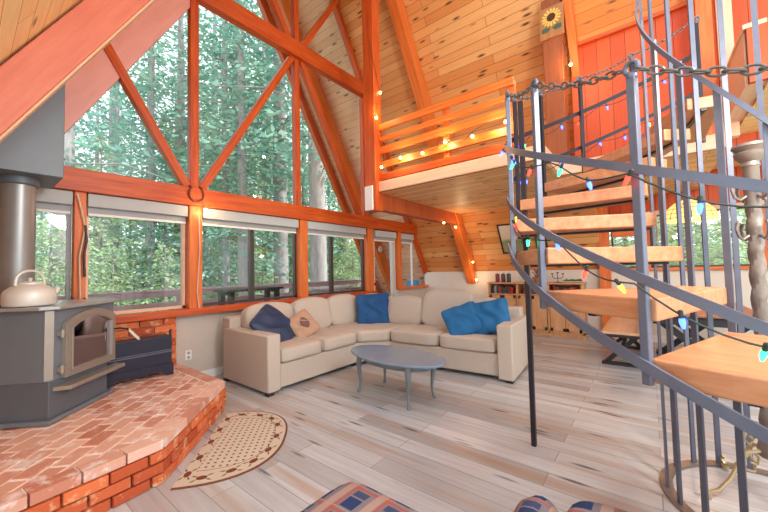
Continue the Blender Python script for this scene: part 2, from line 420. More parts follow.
# dining end posts and window frames
trim((7.09, .62, 0), (7.09, .62, 2.44), .16, .16, M_orange, (0, 1, 0))
trim((7.17, .56, 1.21), (7.17, -3.0, 1.21), .08, .05, M_orange)
trim((7.17, .56, 2.14), (7.17, -3.0, 2.14), .08, .07, M_pale)
for y, m in ((.02, M_orange), (-1.29, M_orange), (-2.6, M_orange)):
    trim((7.17, y, 1.22), (7.17, y, 2.11), .1, .08, m, (0, 1, 0))
trim((7.17, .5, 1.83), (7.17, .06, 1.83), .06, .1, M_orange)
# ------------------------------------------------------------------ windows
def window(n, x0, x1, z0, z1, mull=None, fm=None, label=None):
    fm = fm or M_dark; w = .03; y = D+.03
    m = MB()
    m.box(x0, x1, y-.03, y+.03, z0, z0+w); m.box(x0, x1, y-.03, y+.03, z1-w, z1)
    m.box(x0, x0+w, y-.03, y+.03, z0, z1); m.box(x1-w, x1, y-.03, y+.03, z0, z1)
    o = m.build(f'window_{n}', fm, smooth=False, kind='structure')
    if mull:
        MB().box(mull-.03, mull+.03, y-.04, y+.02, z0+w, z1-w).build('window_mullion', fm, o, smooth=False)
    xs = [x0]+([mull] if mull else [])+[x1]
    for a, b in zip(xs, xs[1:]):
        MB().box(a+.02, b-.02, y+.0, y+.006, z0+.02, z1-.02).build('window_pane', M_glass, o, smooth=False)
    return o
window(1, -.45, .675, .9, 2.13, fm=M_grey)
window(2, .775, 1.70, .9, 2.13, fm=M_pale)
window(3, 1.86, 3.33, .9, 2.13, 2.57)
window(4, 3.49, 4.945, .9, 2.13, 4.09)
# the big triangular gable glazing: one pane per bay
def tri_window(n, poly):
    mats = M_glass; y = D+.03
    vs = [(x, y, z) for x, z in poly]+[(x, y+.006, z) for x, z in poly]; k = len(poly)
    m = MB(); m._add(vs, [tuple(range(k)), tuple(range(k, 2*k))[::-1]]+[(i, i+k, (i+1) % k+k, (i+1) % k) for i in range(k)])
    return m.build(f'window_{n}', mats, smooth=False, kind='structure')
zl = lambda x: (x+1.39-.45)/K
zr = lambda x: (8.0-.06-x)/K
tri_window(6, [(.42, 2.35), (1.74, 2.35), (1.74, zl(1.74))])
tri_window(7, [(1.80, 2.35), (3.28, 2.35), (3.28, zl(3.28)), (1.80, zl(1.80))])
tri_window(8, [(3.37, 2.35), (4.9, 2.35), (4.9, zr(4.9)), (3.37, 7.8)])
tri_window(9, [(4.97, 2.35), (6.58, 2.35), (4.97, zr(4.97))])
# slanted end window
poly = [(6.10, .92), (7.32, .92), (6.75, 2.12), (6.10, 2.12)]
o5 = tri_window(5, poly)
MB().box(6.62, 6.66, D-.01, D+.02, .92, 2.1).build('window_mullion', M_white, o5, smooth=False)
# glazed exterior door
m = MB(); dx0, dx1 = 5.135, 5.96; y0, y1 = D-.02, D+.04
m.box(dx0, dx0+.12, y0, y1, 0.02, 2.12); m.box(dx1-.12, dx1, y0, y1, 0.02, 2.12)
m.box(dx0+.12, dx1-.12, y0, y1, .02, .3); m.box(dx0+.12, dx1-.12, y0, y1, 1.98, 2.12)
dr = m.build('door_1', plain('pale_grey_door_paint', (204, 206, 204), .5, var=.02), smooth=False, kind='structure')
MB().box(dx0+.11, dx1-.11, D+.0, D+.008, .29, 1.99).build('door_pane', M_glass, dr, smooth=False)
m = MB(); m.ball((dx0+.06, D-.06, 1.02), .028); m.tube([(dx0+.06, D-.02, 1.02), (dx0+.06, D-.05, 1.02)], .012); m.build('door_knob', M_dark, dr)
# right wall windows
def rwin(n, y0, y1):
    m = MB(); x = 7.23
    for a in ((y0, y0+.03, 1.23, 2.12), (y1-.03, y1, 1.23, 2.12), (y0, y1, 1.23, 1.26), (y0, y1, 2.09, 2.12)):
        m.box(x-.02, x+.03, *a)
    o = m.build(f'window_{n}', M_dark, smooth=False, kind='structure')
    MB().box(x, x+.006, y0+.02, y1-.02, 1.25, 2.1).build('window_pane', M_glass, o, smooth=False)
rwin(10, .06, .52); rwin(11, -1.25, -.02); rwin(12, -2.56, -1.33)
# roller blinds
def blind(x0, x1, zt, label, y=D-.03):
    t = thing('roller_blind', label, 'blind', ((x0+x1)/2, y, zt), group='roller blinds over the gable windows')
    L = x1-x0
    MB().box(-L/2, L/2, -.06, .015, -.13, 0).build('blind_cassette', M_blind, t, smooth=False, bev=.008)
    MB().box(-L/2+.01, L/2-.01, -.004, .004, -.20, -.12).build('blind_fabric', M_grey, t, smooth=False)
    MB().box(-L/2+.01, L/2-.01, -.012, .012, -.215, -.19).build('hem_bar', M_white, t, smooth=False, bev=.003)
blind(-.4, .67, 2.125, 'white roller blind half hidden by the stove pipe, over the leftmost window')
blind(.78, 1.70, 2.125, 'white roller blind over the window directly above the brick backing')
blind(1.87, 3.32, 2.125, 'white roller blind over the sliding window above the sofa arm end')
blind(3.5, 4.93, 2.125, 'white roller blind over the sliding window beside the glazed door')
blind(5.2, 5.92, 2.11, 'small white roller blind at the top of the glazed door', y=D-.04)
blind(6.11, 6.62, 2.11, 'narrow white roller blind on the slanted end window right of the door')
# ------------------------------------------------------------------ hearth
def brick_face(m, p0, p1, z0, z1, depth=.1, bl=.2, bh=.058, gap=.011, flip=1):
    """running-bond bricks on the vertical face p0->p1; outward normal to the right of p0->p1"""
    p0 = Vector((*p0, 0)); p1 = Vector((*p1, 0)); d = (p1-p0); L = d.length; d.normalize(); nrm = Vector((d.y, -d.x, 0))
    row = 0; z = z0+.004
    while z < z1-.02:
        h = min(bh, z1-z-.002); s = -(row % 2)*bl*.5-random.random()*.03
        while s < L-.01:
            a = max(0, s); b = min(L, s+bl-gap)
            if b-a > .03:
                j = random.uniform(-.005, .004); rot = random.uniform(-.004, .004)
                M = Matrix.Translation(p0) @ Matrix((d, -nrm, Vector((0, 0, 1)))).transposed().to_4x4()
                m.c = (random.random(),)*3
                e = .005
                m.prism([(a, -j-.012+rot), (a+e, -j-.018+rot), (b-e, -j-.018-rot), (b, -j-.012-rot), (b, depth), (a, depth)], z, z+h, M)
            s += bl
        z += bh+gap; row += 1
    m.c = None
HZ = .265
A_, B_, F_ = (1.60, 3.26), (.82, 2.46), (-.62, 2.27)
t = thing('brick_hearth', 'raised red brick hearth platform under the wood stove', 'hearth', (.6, 3.4, 0))
core = [(1.585, 4.405), (1.585, 3.275), (.812, 2.485), (-.60, 2.295), (-.60, 4.405)]
m = MB(); m.prism(core[::-1], 0, HZ-.045); m.build('hearth_core', M_mortar, t, smooth=False, world=True)
m = MB(); brick_face(m, A_, (1.6, 4.40), 0, HZ-.05, .04); brick_face(m, B_, A_, 0, HZ-.05, .04); brick_face(m, F_, B_, 0, HZ-.05, .04)
m.build('side_bricks', M_brick, t, smooth=False, world=True, bev=.004)
# top: grout slab and pavers clipped to the platform outline
m = MB(); top = [(1.605, 4.405), (1.605, 3.255), (.822, 2.448), (-.62, 2.258), (-.62, 4.405)]
m.prism([(1.57, 4.40), (1.57, 3.28), (.81, 2.50), (-.60, 2.30), (-.60, 4.40)][::-1], HZ-.047, HZ-.005); m.build('grout_bed', M_grout, t, smooth=False, world=True)
def clip(poly, a, b):
    out = []; a = Vector(a); b = Vector(b); n = Vector((-(b-a).y, (b-a).x))
    for i in range(len(poly)):
        p, q = Vector(poly[i]), Vector(poly[(i+1) % len(poly)]); dp, dq = (p-a).dot(n), (q-a).dot(n)
        if dp >= 0: out.append(p)
        if dp*dq < 0: out.append(p+(q-p)*(dp/(dp-dq)))
    return out
def inset(poly, g):
    c = sum((Vector(p) for p in poly), Vector((0, 0)))/len(poly); out = []
    for p in poly:
        v = Vector(p)-c; out.append(c+v*max(.1, 1-g/max(v.length, .02)))
    return out
m = MB(); ccw = top[::-1]
rim = .115
def shrink(poly, g):
    res = list(poly); n = len(poly)
    q = [Vector((-9, -9)), Vector((9, -9)), Vector((9, 9)), Vector((-9, 9))]
    for i in range(n):
        a, b = Vector(poly[i]), Vector(poly[(i+1) % n]); d = (b-a).normalized(); nn = Vector((-d.y, d.x))
        q = clip(q, a+nn*g, b+nn*g)
    return q
inner = shrink(ccw, rim)
ang = math.radians(45); ca, sa = math.cos(ang), math.sin(ang)
def rotp(x, y): return (x*ca-y*sa+.4, x*sa+y*ca+3.3)
for i in range(-14, 15):
    for j in range(-22, 23):
        ox = (j % 2)*.105
        x0, y0 = i*.21+ox, j*.105
        q = [Vector(rotp(*p)) for p in ((x0, y0), (x0+.21, y0), (x0+.21, y0+.105), (x0, y0+.105))]
        for e in range(len(inner)):
            if len(q) < 3: break
            q = clip(q, inner[e], inner[(e+1) % len(inner)])
        if len(q) < 3: continue
        q = inset(q, .014); m.c = (random.random(),)*3
        zz = HZ+random.uniform(-.004, .002)
        m.prism([(p.x, p.y) for p in q], HZ-.03, zz)
# rim course along the two open edges
for a, b in ((A_, B_), (B_, F_), ((1.6, 4.38), A_)):
    a = Vector(a); b = Vector(b); d = (b-a); L = d.length; d.normalize(); nn = Vector((-d.y, d.x))
    nin = Vector((d.y, -d.x)) if False else (nn if (Vector((.3, 3.5))-a).dot(nn) > 0 else -nn)
    s = 0
    while s < L-.03:
        e = min(s+.2, L); q = [a+d*(s+.005)-nin*.012, a+d*(e-.005)-nin*.012, a+d*(e-.005)+nin*.1, a+d*(s+.005)+nin*.1]
        if (q[1]-q[0]).cross(q[2]-q[0]) < 0: q = q[::-1]
        m.c = (random.random(),)*3; m.prism([(p.x, p.y) for p in q], HZ-.055, HZ+random.uniform(-.003, .003)); s += .2
m.c = None
m.build('paver_bricks', M_paver, t, smooth=False, world=True, bev=.004)
# brick backing below the window
m = MB(); m.box(-.6, 1.545, 4.33, 4.405, HZ, .80).build('wall_brick', M_mortar, smooth=False, kind='structure')
m = MB(); brick_face(m, (-.6, 4.315), (1.56, 4.315), HZ, .815, .06, bl=.23, bh=.068); brick_face(m, (1.555, 4.31), (1.555, 4.40), HZ, .815, .05, bl=.2, bh=.06)
m.build('wall_brick_facing', M_brick, smooth=False, bev=.004, kind='structure')
# ------------------------------------------------------------------ wood stove (local X along its front, local Y backwards)
SZ = HZ
t = thing('wood_stove', 'grey cast iron wood stove with glass door standing on the brick hearth', 'stove', (.41, 3.37, SZ+.004), PI/4)
W = .69; Dp = .60
P = lambda x0, x1, y0, y1, z0, z1: MB().box(x0, x1, y0, y1, z0, z1)
ch = .03
def chbox(x0, x1, y0, y1, z0, z1, c=.03): return MB().prism([(x0+c, y0), (x1-c, y0), (x1, y0+c), (x1, y1), (x0, y1), (x0, y0+c)], z0, z1)
P(-.03, W-.05, -.03, Dp, 0, .03).build('base_plate', M_stove, t, smooth=False, bev=.006)
P(.0, W-.1, .0, Dp-.04, .03, .29).build('pedestal', M_stoved, t, smooth=False, bev=.004)
bd = chbox(0, W, 0, Dp, .29, .80, .028).build('firebox', M_stove, t, smooth=False, bev=.003)
MB().prism([(-.004, .030), (.030, -.004), (.036, .0), (0, .036)], .30, .79).build('corner_strip', M_bronze, bd, smooth=False)
MB().prism([(-.05, .03), (.02, -.05), (W-.02, -.05), (W+.05, .03), (W+.05, Dp+.04), (-.05, Dp+.04)], .80, .825).build('top_plate', plain('sky_reflection_stove_top', (176, 178, 180), .28, .4, var=.04), t, smooth=False, bev=.005)  # top plate coloured lighter to carry the sky's reflection
MB().prism([(.06, -.10), (W-.02, -.10), (W, 0), (.03, 0)], .215, .245).build('ash_lip', M_bronze, t, smooth=False, bev=.005)
# arched door
def arch(x0, x1, z0, zs, rise, n=12):
    return [(x0, z0), (x1, z0)]+[(x1-(x1-x0)*i/n, zs+rise*math.sin(PI*(i/n))**.8 if 0 < i < n else zs) for i in range(n+1)]
def archring(m, outer, inner, y0, y1):
    k = len(outer); vs = [(x, y0, z) for x, z in outer]+[(x, y0, z) for x, z in inner]+[(x, y1, z) for x, z in outer]+[(x, y1, z) for x, z in inner]
    fs = []
    for i in range(k):
        j = (i+1) % k
        fs += [(i, j, k+j, k+i), (2*k+i, 3*k+i, 3*k+j, 2*k+j), (i, 2*k+i, 2*k+j, j), (k+i, k+j, 3*k+j, 3*k+i)]
    m._add(vs, fs)
o_ = arch(.10, .64, .29, .69, .08); i_ = arch(.145, .595, .335, .655, .07)
m = MB(); archring(m, o_, i_, -.035, 0.0)
i2 = arch(.16, .58, .35, .645, .065); archring(m, i_, i2, -.045, -.02)
dr = m.build('stove_door', M_bronze, t, smooth=False, bev=.003)
tg = NT('dark_reflective_stove_glass'); MG = tg.out((.5, .47, .55, 1), .04, 1)
m = MB(); pts = i2; k = len(pts)
m._add([(x, -.022, z) for x, z in pts]+[(x, -.012, z) for x, z in pts], [tuple(range(k)), tuple(range(k, 2*k))[::-1]])
m.build('door_glass', MG, dr, smooth=False)
for z in (.36, .62):
    m = MB(); m.tube([(.075, -.028, z-.03), (.075, -.028, z+.03)], .014, 10); m.box(.06, .115, -.03, -.002, z-.018, z+.018); m.build('hinge', M_bronze, dr)
m = MB(); m.tube([(.625, -.03, .56), (.625, -.075, .565), (.67, -.11, .55), (.705, -.12, .52)], .008); m.build('door_handle', M_black, dr)
m = MB(); a = Vector((.69, -.118, .535)); b = Vector((.76, -.16, .44))
m.tube([a+(b-a)*(i/40)+Vector((math.cos(i*1.25)*.012, 0, math.sin(i*1.25)*.012)) for i in range(41)], .0045, 6)
m.tube([a, b], .009, 8); m.build('handle_coil', M_kettle, dr)
# flue
t = thing('stove_pipe', 'round grey stove pipe rising from the stove into the ceiling box', 'stove pipe', (.28, 3.86, SZ+.83))
MB().lathe([(.1, 0), (.1, 1.02)], 32).build('pipe', M_pipe, t)
MB().lathe([(.112, .93), (.122, .94), (.122, 1.0), (.112, 1.01)], 32).build('pipe_collar', M_stoved, t)
MB().lathe([(.125, 0), (.125, .02), (.104, .035)], 32).build('flue_ring', M_stoved, t)
m = MB(); x0, x1, y0, y1 = -.08, .505, 3.62, 4.16; zb = 2.09
tops = lambda x: min((x+1.39)/K-.06, 3.4)
m._add([(x0, y0, zb), (x1, y0, zb), (x1, y1, zb), (x0, y1, zb), (x0, y0, tops(x0)), (x1, y0, tops(x1)), (x1, y1, tops(x1)), (x0, y1, tops(x0))],
       [(3, 2, 1, 0), (4, 5, 6, 7), (0, 1, 5, 4), (1, 2, 6, 5), (2, 3, 7, 6), (3, 0, 4, 7)])
tag(m.build('chimney_box', plain('dark_grey_metal_box', (116, 124, 132), .5, .3, var=.05), smooth=False, bev=.004), 'dark grey metal ceiling support box where the stove pipe enters', 'chimney box')
# kettle on the stove
t = thing('kettle', 'old aluminium kettle with bail handle on the stove top', 'kettle', (.33, 3.60, SZ+.83), .4)
t.scale = (1.12, 1.12, 1.02)
MB().lathe([(.10, 0), (.122, .006), (.128, .02), (.128, .085), (.118, .115), (.09, .142), (.06, .158)], 32).build('kettle_body', M_kettle, t)
MB().lathe([(.062, .156), (.06, .168), (.02, .178), (.008, .18), (.008, .188), (.014, .196), (.006, .204)], 24).build('kettle_lid', M_kettle, t)
m = MB(); pts = [(.075*math.cos(a_)*1.0, 0, .15+.105*math.sin(a_)**.7) for a_ in [PI*i/14 for i in range(15)]]; m.tube(pts, .009, 10); m.build('kettle_handle', M_kettle, t)
m = MB(); m.tube([(.11, 0, .06), (.14, 0, .09), (.155, 0, .125)], [.024, .018, .012], 12); m.build('kettle_spout', M_kettle, t)
# small things between stove and window
t = thing('figurine', 'small brown bird figurine on the sill behind the stove top', 'figurine', (.84, 4.30, .893))
m = MB(); m.ball((0, 0, .035), .02, sc=(1, .8, 1.3)); m.ball((.008, 0, .07), .012); m.lathe([(.016, 0), (.016, .008)], 12); m.build('figure', plain('brown_figure', (168, 92, 52), .5), t)
# steel log box
t = thing('log_box', 'black steel log box with front panel behind the stove on the hearth', 'log box', (1.13, 4.10, HZ+.004))
m = MB(); m.box(-.30, .27, -.14, .03, .06, .40); m.build('box_body', M_screen, t, smooth=False, bev=.006)
m = MB(); m.box(-.30, .27, -.155, -.14, .235, .245); m.box(-.30, .27, -.155, -.14, .255, .262); m.build('front_ledge', M_iron, t, smooth=False)
m = MB(); m.prism([(-.31, .06), (-.31, 0), (-.25, 0), (-.2, .045), (.17, .045), (.22, 0), (.28, 0), (.28, .06), (.28, .12), (-.31, .12)], -.15, -.135, Matrix.Rotation(PI/2, 4, 'X').to_4x4() @ Matrix.Translation((0, 0, .29)))
m.build('scalloped_skirt', M_screen, t, smooth=False)
for x in (-.29, .26):
    MB().tube([(x, -.12, 0), (x, -.12, .44), (x+.01, -.12, .46)], .012).build('corner_post', M_black, t)
# hearth rug
a_ = Vector((1.24, 2.70, 0)); d_ = Vector((.685, .728, 0)); n_ = Vector((.728, -.685, 0))
t = thing('hearth_rug', 'cream half round hearth rug with pine cone border on the floor', 'rug', (1.20, 2.735, 0.001), math.atan2(d_.y, d_.x))
HL, HB = .56, .60
def arcp(s, k): return (HL*k*math.copysign(abs(math.cos(s))**(.8), math.cos(s)), -HB*k*abs(math.sin(s))**(.8))
def dshape(k, off=0): return [arcp(PI*i/40, k) for i in range(41)][::-1]
tr = NT('cream_rug_weave'); v = tr.coords((1, 1, 1))
sepx = tr.add('ShaderNodeSeparateXYZ'); tr.link(v, sepx.inputs[0])
def frac(s, k): return tr.math('FRACT', tr.math('ADD', tr.math('MULTIPLY', s, k), 50))
dx = tr.math('LESS_THAN', frac(sepx.outputs[0], 26), .38); dy = tr.math('LESS_THAN', frac(sepx.outputs[1], 26), .38)
dots = tr.math('MULTIPLY', dx, dy)
M_rug = tr.out(tr.mix(rgba((200, 184, 164)), rgba((210, 194, 174)), tr.noise(v, 120)), .95)
tr2 = NT('dotted_rug_field'); v2 = tr2.coords((1, 1, 1)); tr = tr2
sepx = tr.add('ShaderNodeSeparateXYZ'); tr.link(v2, sepx.inputs[0])
dx = tr.math('LESS_THAN', frac(sepx.outputs[0], 22), .36); dy = tr.math('LESS_THAN', frac(sepx.outputs[1], 22), .36)
M_rugf = tr.out(tr.mix(rgba((206, 192, 174)), rgba((104, 76, 60)), tr.math('MULTIPLY', dx, dy)), .95)
rm = [M_rug, M_rugf, plain('rug_binding', (120, 70, 48), .9), plain('rug_pine_cone', (116, 58, 42), .9), plain('rug_leaf', (104, 110, 72), .9)]
m = MB(); m.cur = 2; m.prism(dshape(1.0), 0, .006); m.cur = 0; m.prism(dshape(.975), .006, .008)
fld = [(x, y-.085) for x, y in [arcp(PI*i/40, .70) for i in range(41)][::-1]]
m.cur = 2; m.prism([(x*1.012, (y+.085)*1.012-.083) for x, y in fld], .008, .0085); m.cur = 1; m.prism(fld, .0085, .009)
def motif(x, y, a, sc=1):
    m.cur = 3; e = [(x+sc*.034*math.cos(q)*math.cos(a)-sc*.022*math.sin(q)*math.sin(a), y+sc*.034*math.cos(q)*math.sin(a)+sc*.022*math.sin(q)*math.cos(a)) for q in [2*PI*i/9 for i in range(9)]]
    m.prism(e, .008, .0095); m.cur = 4
    for da in (-.5, .5, 2.6, 3.6):
        b = a+da; r0, r1 = .03*sc, .075*sc; w = .007
        p = [(x+r0*math.cos(b), y+r0*math.sin(b)), (x+(r0+r1)/2*math.cos(b)+w*math.sin(b), y+(r0+r1)/2*math.sin(b)-w*math.cos(b)), (x+r1*math.cos(b), y+r1*math.sin(b)), (x+(r0+r1)/2*math.cos(b)-w*math.sin(b), y+(r0+r1)/2*math.sin(b)+w*math.cos(b))]
        m.prism(p, .008, .0092)
for i in range(9):
    s = PI*(.06+.88*i/8); x, y = arcp(s, .86); x2, y2 = arcp(s+.02, .86); motif(x, y-.01, math.atan2(y2-y, x2-x))
for x in (-.42, -.22, 0, .2, .4): motif(x, -.04, 0)
m.build('rug_pile', rm, t, smooth=False)
# ------------------------------------------------------------------ sofa
Tm = Matrix.Translation
def Rz(a): return Matrix.Rotation(a, 4, 'Z')
def Rx(a): return Matrix.Rotation(a, 4, 'X')
def Ry(a): return Matrix.Rotation(a, 4, 'Y')
t = thing('sectional_sofa', 'large L shaped oatmeal sectional sofa below the windows', 'sofa', (3.3, 3.2, 0))
def sp(m, name, bev=.018): return m.build(name, M_sofa, t, world=True, bev=bev)
RA = math.radians(4.5); PV = Vector((3.72, 3.2, 0))
RM = Tm(PV) @ Rz(RA) @ Tm(-PV)
def RMv(x, y): v = RM @ Vector((x, y, 0)); return (v.x, v.y)
# frames
basepoly = [(2.18, 3.20), (3.42, 3.20), (3.72, 2.92), (3.72, 2.9), (4.55, 2.9), (4.55, 4.12), (2.18, 4.12)]
sp(MB().prism(basepoly, .045, .30), 'base')
sp(MB().prism([RMv(3.72, 2.93), RMv(3.72, 1.40), RMv(4.55, 1.40), RMv(4.55, 2.93)][::-1], .045, .30), 'base')
sp(MB().box(2.02, 2.18, 3.17, 4.14, .03, .635), 'arm')
sp(MB().prism([RMv(3.66, 1.40), RMv(3.66, 1.23), RMv(4.66, 1.23), RMv(4.66, 1.40)], .03, .645), 'arm')
sp(MB().box(2.05, 4.64, 4.02, 4.2, .045, .76), 'back_frame')
sp(MB().prism([RMv(4.47, 1.3), RMv(4.65, 1.3), RMv(4.65, 4.1), RMv(4.47, 4.1)], .045, .76), 'back_frame')
for x, y in ((2.06, 3.21), (2.06, 4.1), RMv(3.72, 1.28), RMv(4.6, 1.28), (3.4, 3.25), (4.5, 4.1)):
    MB().prism([(x-.035, y-.035), (x+.035, y-.035), (x+.035, y+.035), (x-.035, y+.035)], 0, .046).build('foot', M_slip, t, world=True, smooth=False)
# seat cushions
def seat(poly, name='seat_cushion'):
    m = MB(); m.prism(poly, .30, .45); o = sp(m, name, .035); return o
def seatbox(x0, x1, y0, y1, M=None):
    m = MB(); m.cushion(x1-x0, y1-y0, .17, (M or Matrix()) @ Tm(((x0+x1)/2, (y0+y1)/2, .385)), e=9, n=10, puff=.08); sp(m, 'seat_cushion', 0)
seatbox(2.19, 2.80, 3.17, 4.02); seatbox(2.81, 3.42, 3.17, 4.02)
m = MB(); m.prism([(3.43, 3.17), (3.71, 2.90), (4.46, 2.90), (4.46, 4.0), (3.43, 4.0)], .30, .465); sp(m, 'seat_cushion', .04)
seatbox(3.69, 4.46, 2.16, 2.89, RM); seatbox(3.69, 4.46, 1.42, 2.15, RM)
# back cushions
def backc(cx, cy, w, h, a, M=None, lean=.2, z=.45, th=.2):
    m = MB(); m.cushion(w, th, h, (M or Matrix()) @ Tm((cx, cy, z+h/2)) @ Rz(a) @ Rx(-lean), e=6, n=12, puff=.22); sp(m, 'back_cushion', 0)
backc(2.53, 3.93, .70, .42, 0); backc(3.22, 3.93, .66, .43, 0); backc(3.86, 3.93, .62, .43, -.06)
backc(4.33, 3.62, .60, .42, -PI/2+.25); backc(4.36, 2.98, .62, .40, -PI/2, RM)
backc(4.36, 2.28, .78, .50, -PI/2, RM, .3, th=.22); backc(4.38, 1.76, .62, .40, -PI/2, RM)
# scatter pillows (local XY is the face)
def pillow(name, label, loc, rz, lean, size, mat, th=.16, spin=0):
    t = thing(name, label, 'pillow', loc, 0, 'scatter pillows on the sofa')
    m = MB(); m.cushion(size, size*.98, th, Rz(rz) @ Rx(lean) @ Rz(spin), e=7, n=24, pin=1)
    o = m.build('pillow_cover', mat, t)
    # seam piping around the rim
    return t
pillow('throw_pillow', 'dark navy satin pillow lying beside the left sofa arm', (2.47, 3.70, .63), .3, PI/2-.75, .60, M_navy, .18, .5)
t = pillow('throw_pillow', 'small tan pillow with brown emblem leaning on the navy satin pillow', (2.83, 3.62, .60), -.3, PI/2-.6, .38, M_tan, .13, .5)
m = MB()
m.prism([(.055*math.cos(q), .08*math.sin(q)) for q in [2*PI*i/14 for i in range(14)]], .070, .080, Rz(-.3) @ Rx(PI/2-.6) @ Rz(.5))
m.build('emblem', plain('brown_emblem', (120, 88, 82), .9), t)
pillow('throw_pillow', 'navy blue crumpled pillow in the corner of the sofa', (4.15, 3.51, .66), -.8, PI/2-.35, .58, plain('deep_blue_cotton', (24, 78, 130), .75, var=.25, scale=7, bump=.5, bscale=12), .17, .06)
pillow('throw_pillow', 'cobalt blue pillow, the one lying lower in front on the right leg of the sofa', (4.06, 1.92, .63), -PI/2+.35, PI/2-.75, .50, M_blue, .17, .42)
pillow('throw_pillow', 'cobalt blue pillow propped against the right sofa arm end', (4.18, 1.60, .68), -PI/2+.1, PI/2-.55, .48, M_blue, .17, .25)
# ------------------------------------------------------------------ coffee table
t = thing('coffee_table', 'oval slate blue coffee table with cabriole legs in front of sofa', 'table', (2.84, 2.13, 0), PI/2-.1)
def oval(a, b, n=48): return [(a*math.cos(2*PI*i/n), b*math.sin(2*PI*i/n)) for i in range(n)]
m = MB(); m.prism(oval(.60, .31), .398, .42); m.prism(oval(.585, .295), .388, .399); m.build('tabletop', M_table, t, bev=.006)
m = MB(); 
pts = oval(.44, .22, 40); inn = oval(.42, .20, 40)
for i in range(40):
    j = (i+1) % 40
    m._add([(*pts[i], .33), (*pts[j], .33), (*pts[j], .39), (*pts[i], .39), (*inn[i], .33), (*inn[j], .33), (*inn[j], .39), (*inn[i], .39)], [(0, 1, 2, 3), (5, 4, 7, 6), (0, 4, 5, 1)])
m.build('apron', M_tableleg, t)
for sx in (-1, 1):
    for sy in (-1, 1):
        m = MB(); d = Vector((sx*.8, sy*.6, 0)).normalized(); b = Vector((sx*.335, sy*.19, 0))
        prof = [(.39, .0, .030), (.34, .006, .031), (.28, .012, .027), (.2, .004, .020), (.12, -.006, .0145), (.06, -.002, .0125), (.03, .01, .016), (.012, .02, .02), (0, .022, .018)]
        m.tube([b+d*o+Vector((0, 0, z)) for z, o, r in prof], [r for z, o, r in prof], 10); m.build('leg', M_tableleg, t)
# ------------------------------------------------------------------ plaid seats at the bottom edge
def plaid(name):
    t = NT(name); v = t.coords(); s = t.add('ShaderNodeSeparateXYZ'); t.link(v, s.inputs[0])
    def fr(o, k, ph=0): return t.math('FRACT', t.math('ADD', t.math('MULTIPLY', o, k), 20+ph))
    k = 7.0
    def band(o, a, b, ph=0):
        f_ = fr(o, k, ph); return t.math('MULTIPLY', t.math('GREATER_THAN', f_, a), t.math('LESS_THAN', f_, b))
    X, Y = s.outputs[0], s.outputs[1]
    col = rgba((112, 100, 104))
    nav = t.math('MULTIPLY', band(X, .08, .5), band(Y, .08, .5)); nav2 = t.math('MULTIPLY', band(X, .56, .8), band(Y, .08, .5))
    col = t.mix(col, rgba((24, 44, 84)), nav); col = t.mix(col, rgba((24, 44, 84)), t.math('MULTIPLY', nav2, .85))
    r_ = t.math('MAXIMUM', band(X, .86, .95), band(Y, .56, .64)); col = t.mix(col, rgba((160, 66, 46)), t.math('MULTIPLY', r_, .85))
    c_ = t.math('MAXIMUM', band(Y, .68, .92), band(X, .0, .03)); col = t.mix(col, rgba((160, 128, 112)), t.math('MULTIPLY', c_, .8))
    n = t.noise(v, 260, 2); t.bump(n, .25, .002)
    return t.out(col, .95)
M_plaid = plaid('blue_and_coral_plaid')
t = thing('plaid_ottoman', 'square plaid upholstered ottoman at the bottom centre edge of photo', 'ottoman', (.70, .69, 0), 0)
m = MB(); m.cushion(.66, .66, .24, Tm((0, 0, .345)), e=9, n=12, puff=.1); m.build('cushion', M_plaid, t)
MB().box(-.3, .3, -.3, .3, .12, .25).build('ottoman_base', M_plaid, t, bev=.02)
for sx in (-1, 1):
    for sy in (-1, 1): MB().tube([(sx*.25, sy*.25, .12), (sx*.25, sy*.25, 0)], [.028, .018], 10).build('leg', M_slip, t)
t = thing('plaid_armchair', 'plaid armchair seat with rounded roll arm at the bottom edge right of ottoman', 'armchair', (1.0, .03, 0), 0)
m = MB(); m.cushion(.68, .56, .2, Tm((.06, -.05, .40)), e=7, n=12, puff=.1); m.build('seat', M_plaid, t)
MB().box(-.3, .36, -.33, .36, .14, .31).build('chair_base', M_plaid, t, bev=.02)
for y in (.315, -.42):
    m = MB(); m.tube([(-.3, y, .41), (.27, y, .41), (.33, y, .40)], [.075, .075, .06], 16); m.box(-.3, .28, y-.06, y+.06, .15, .40); m.build('arm', M_plaid, t)
m = MB(); m.cushion(.16, .62, .36, Tm((-.26, -.05, .56)) @ Ry(-.2), e=6, n=8); m.build('backrest', M_plaid, t)
for sx in (-.25, .3):
    for sy in (-.38, .3): MB().tube([(sx, sy, .15), (sx, sy, 0)], [.028, .018], 10).build('leg', M_slip, t)
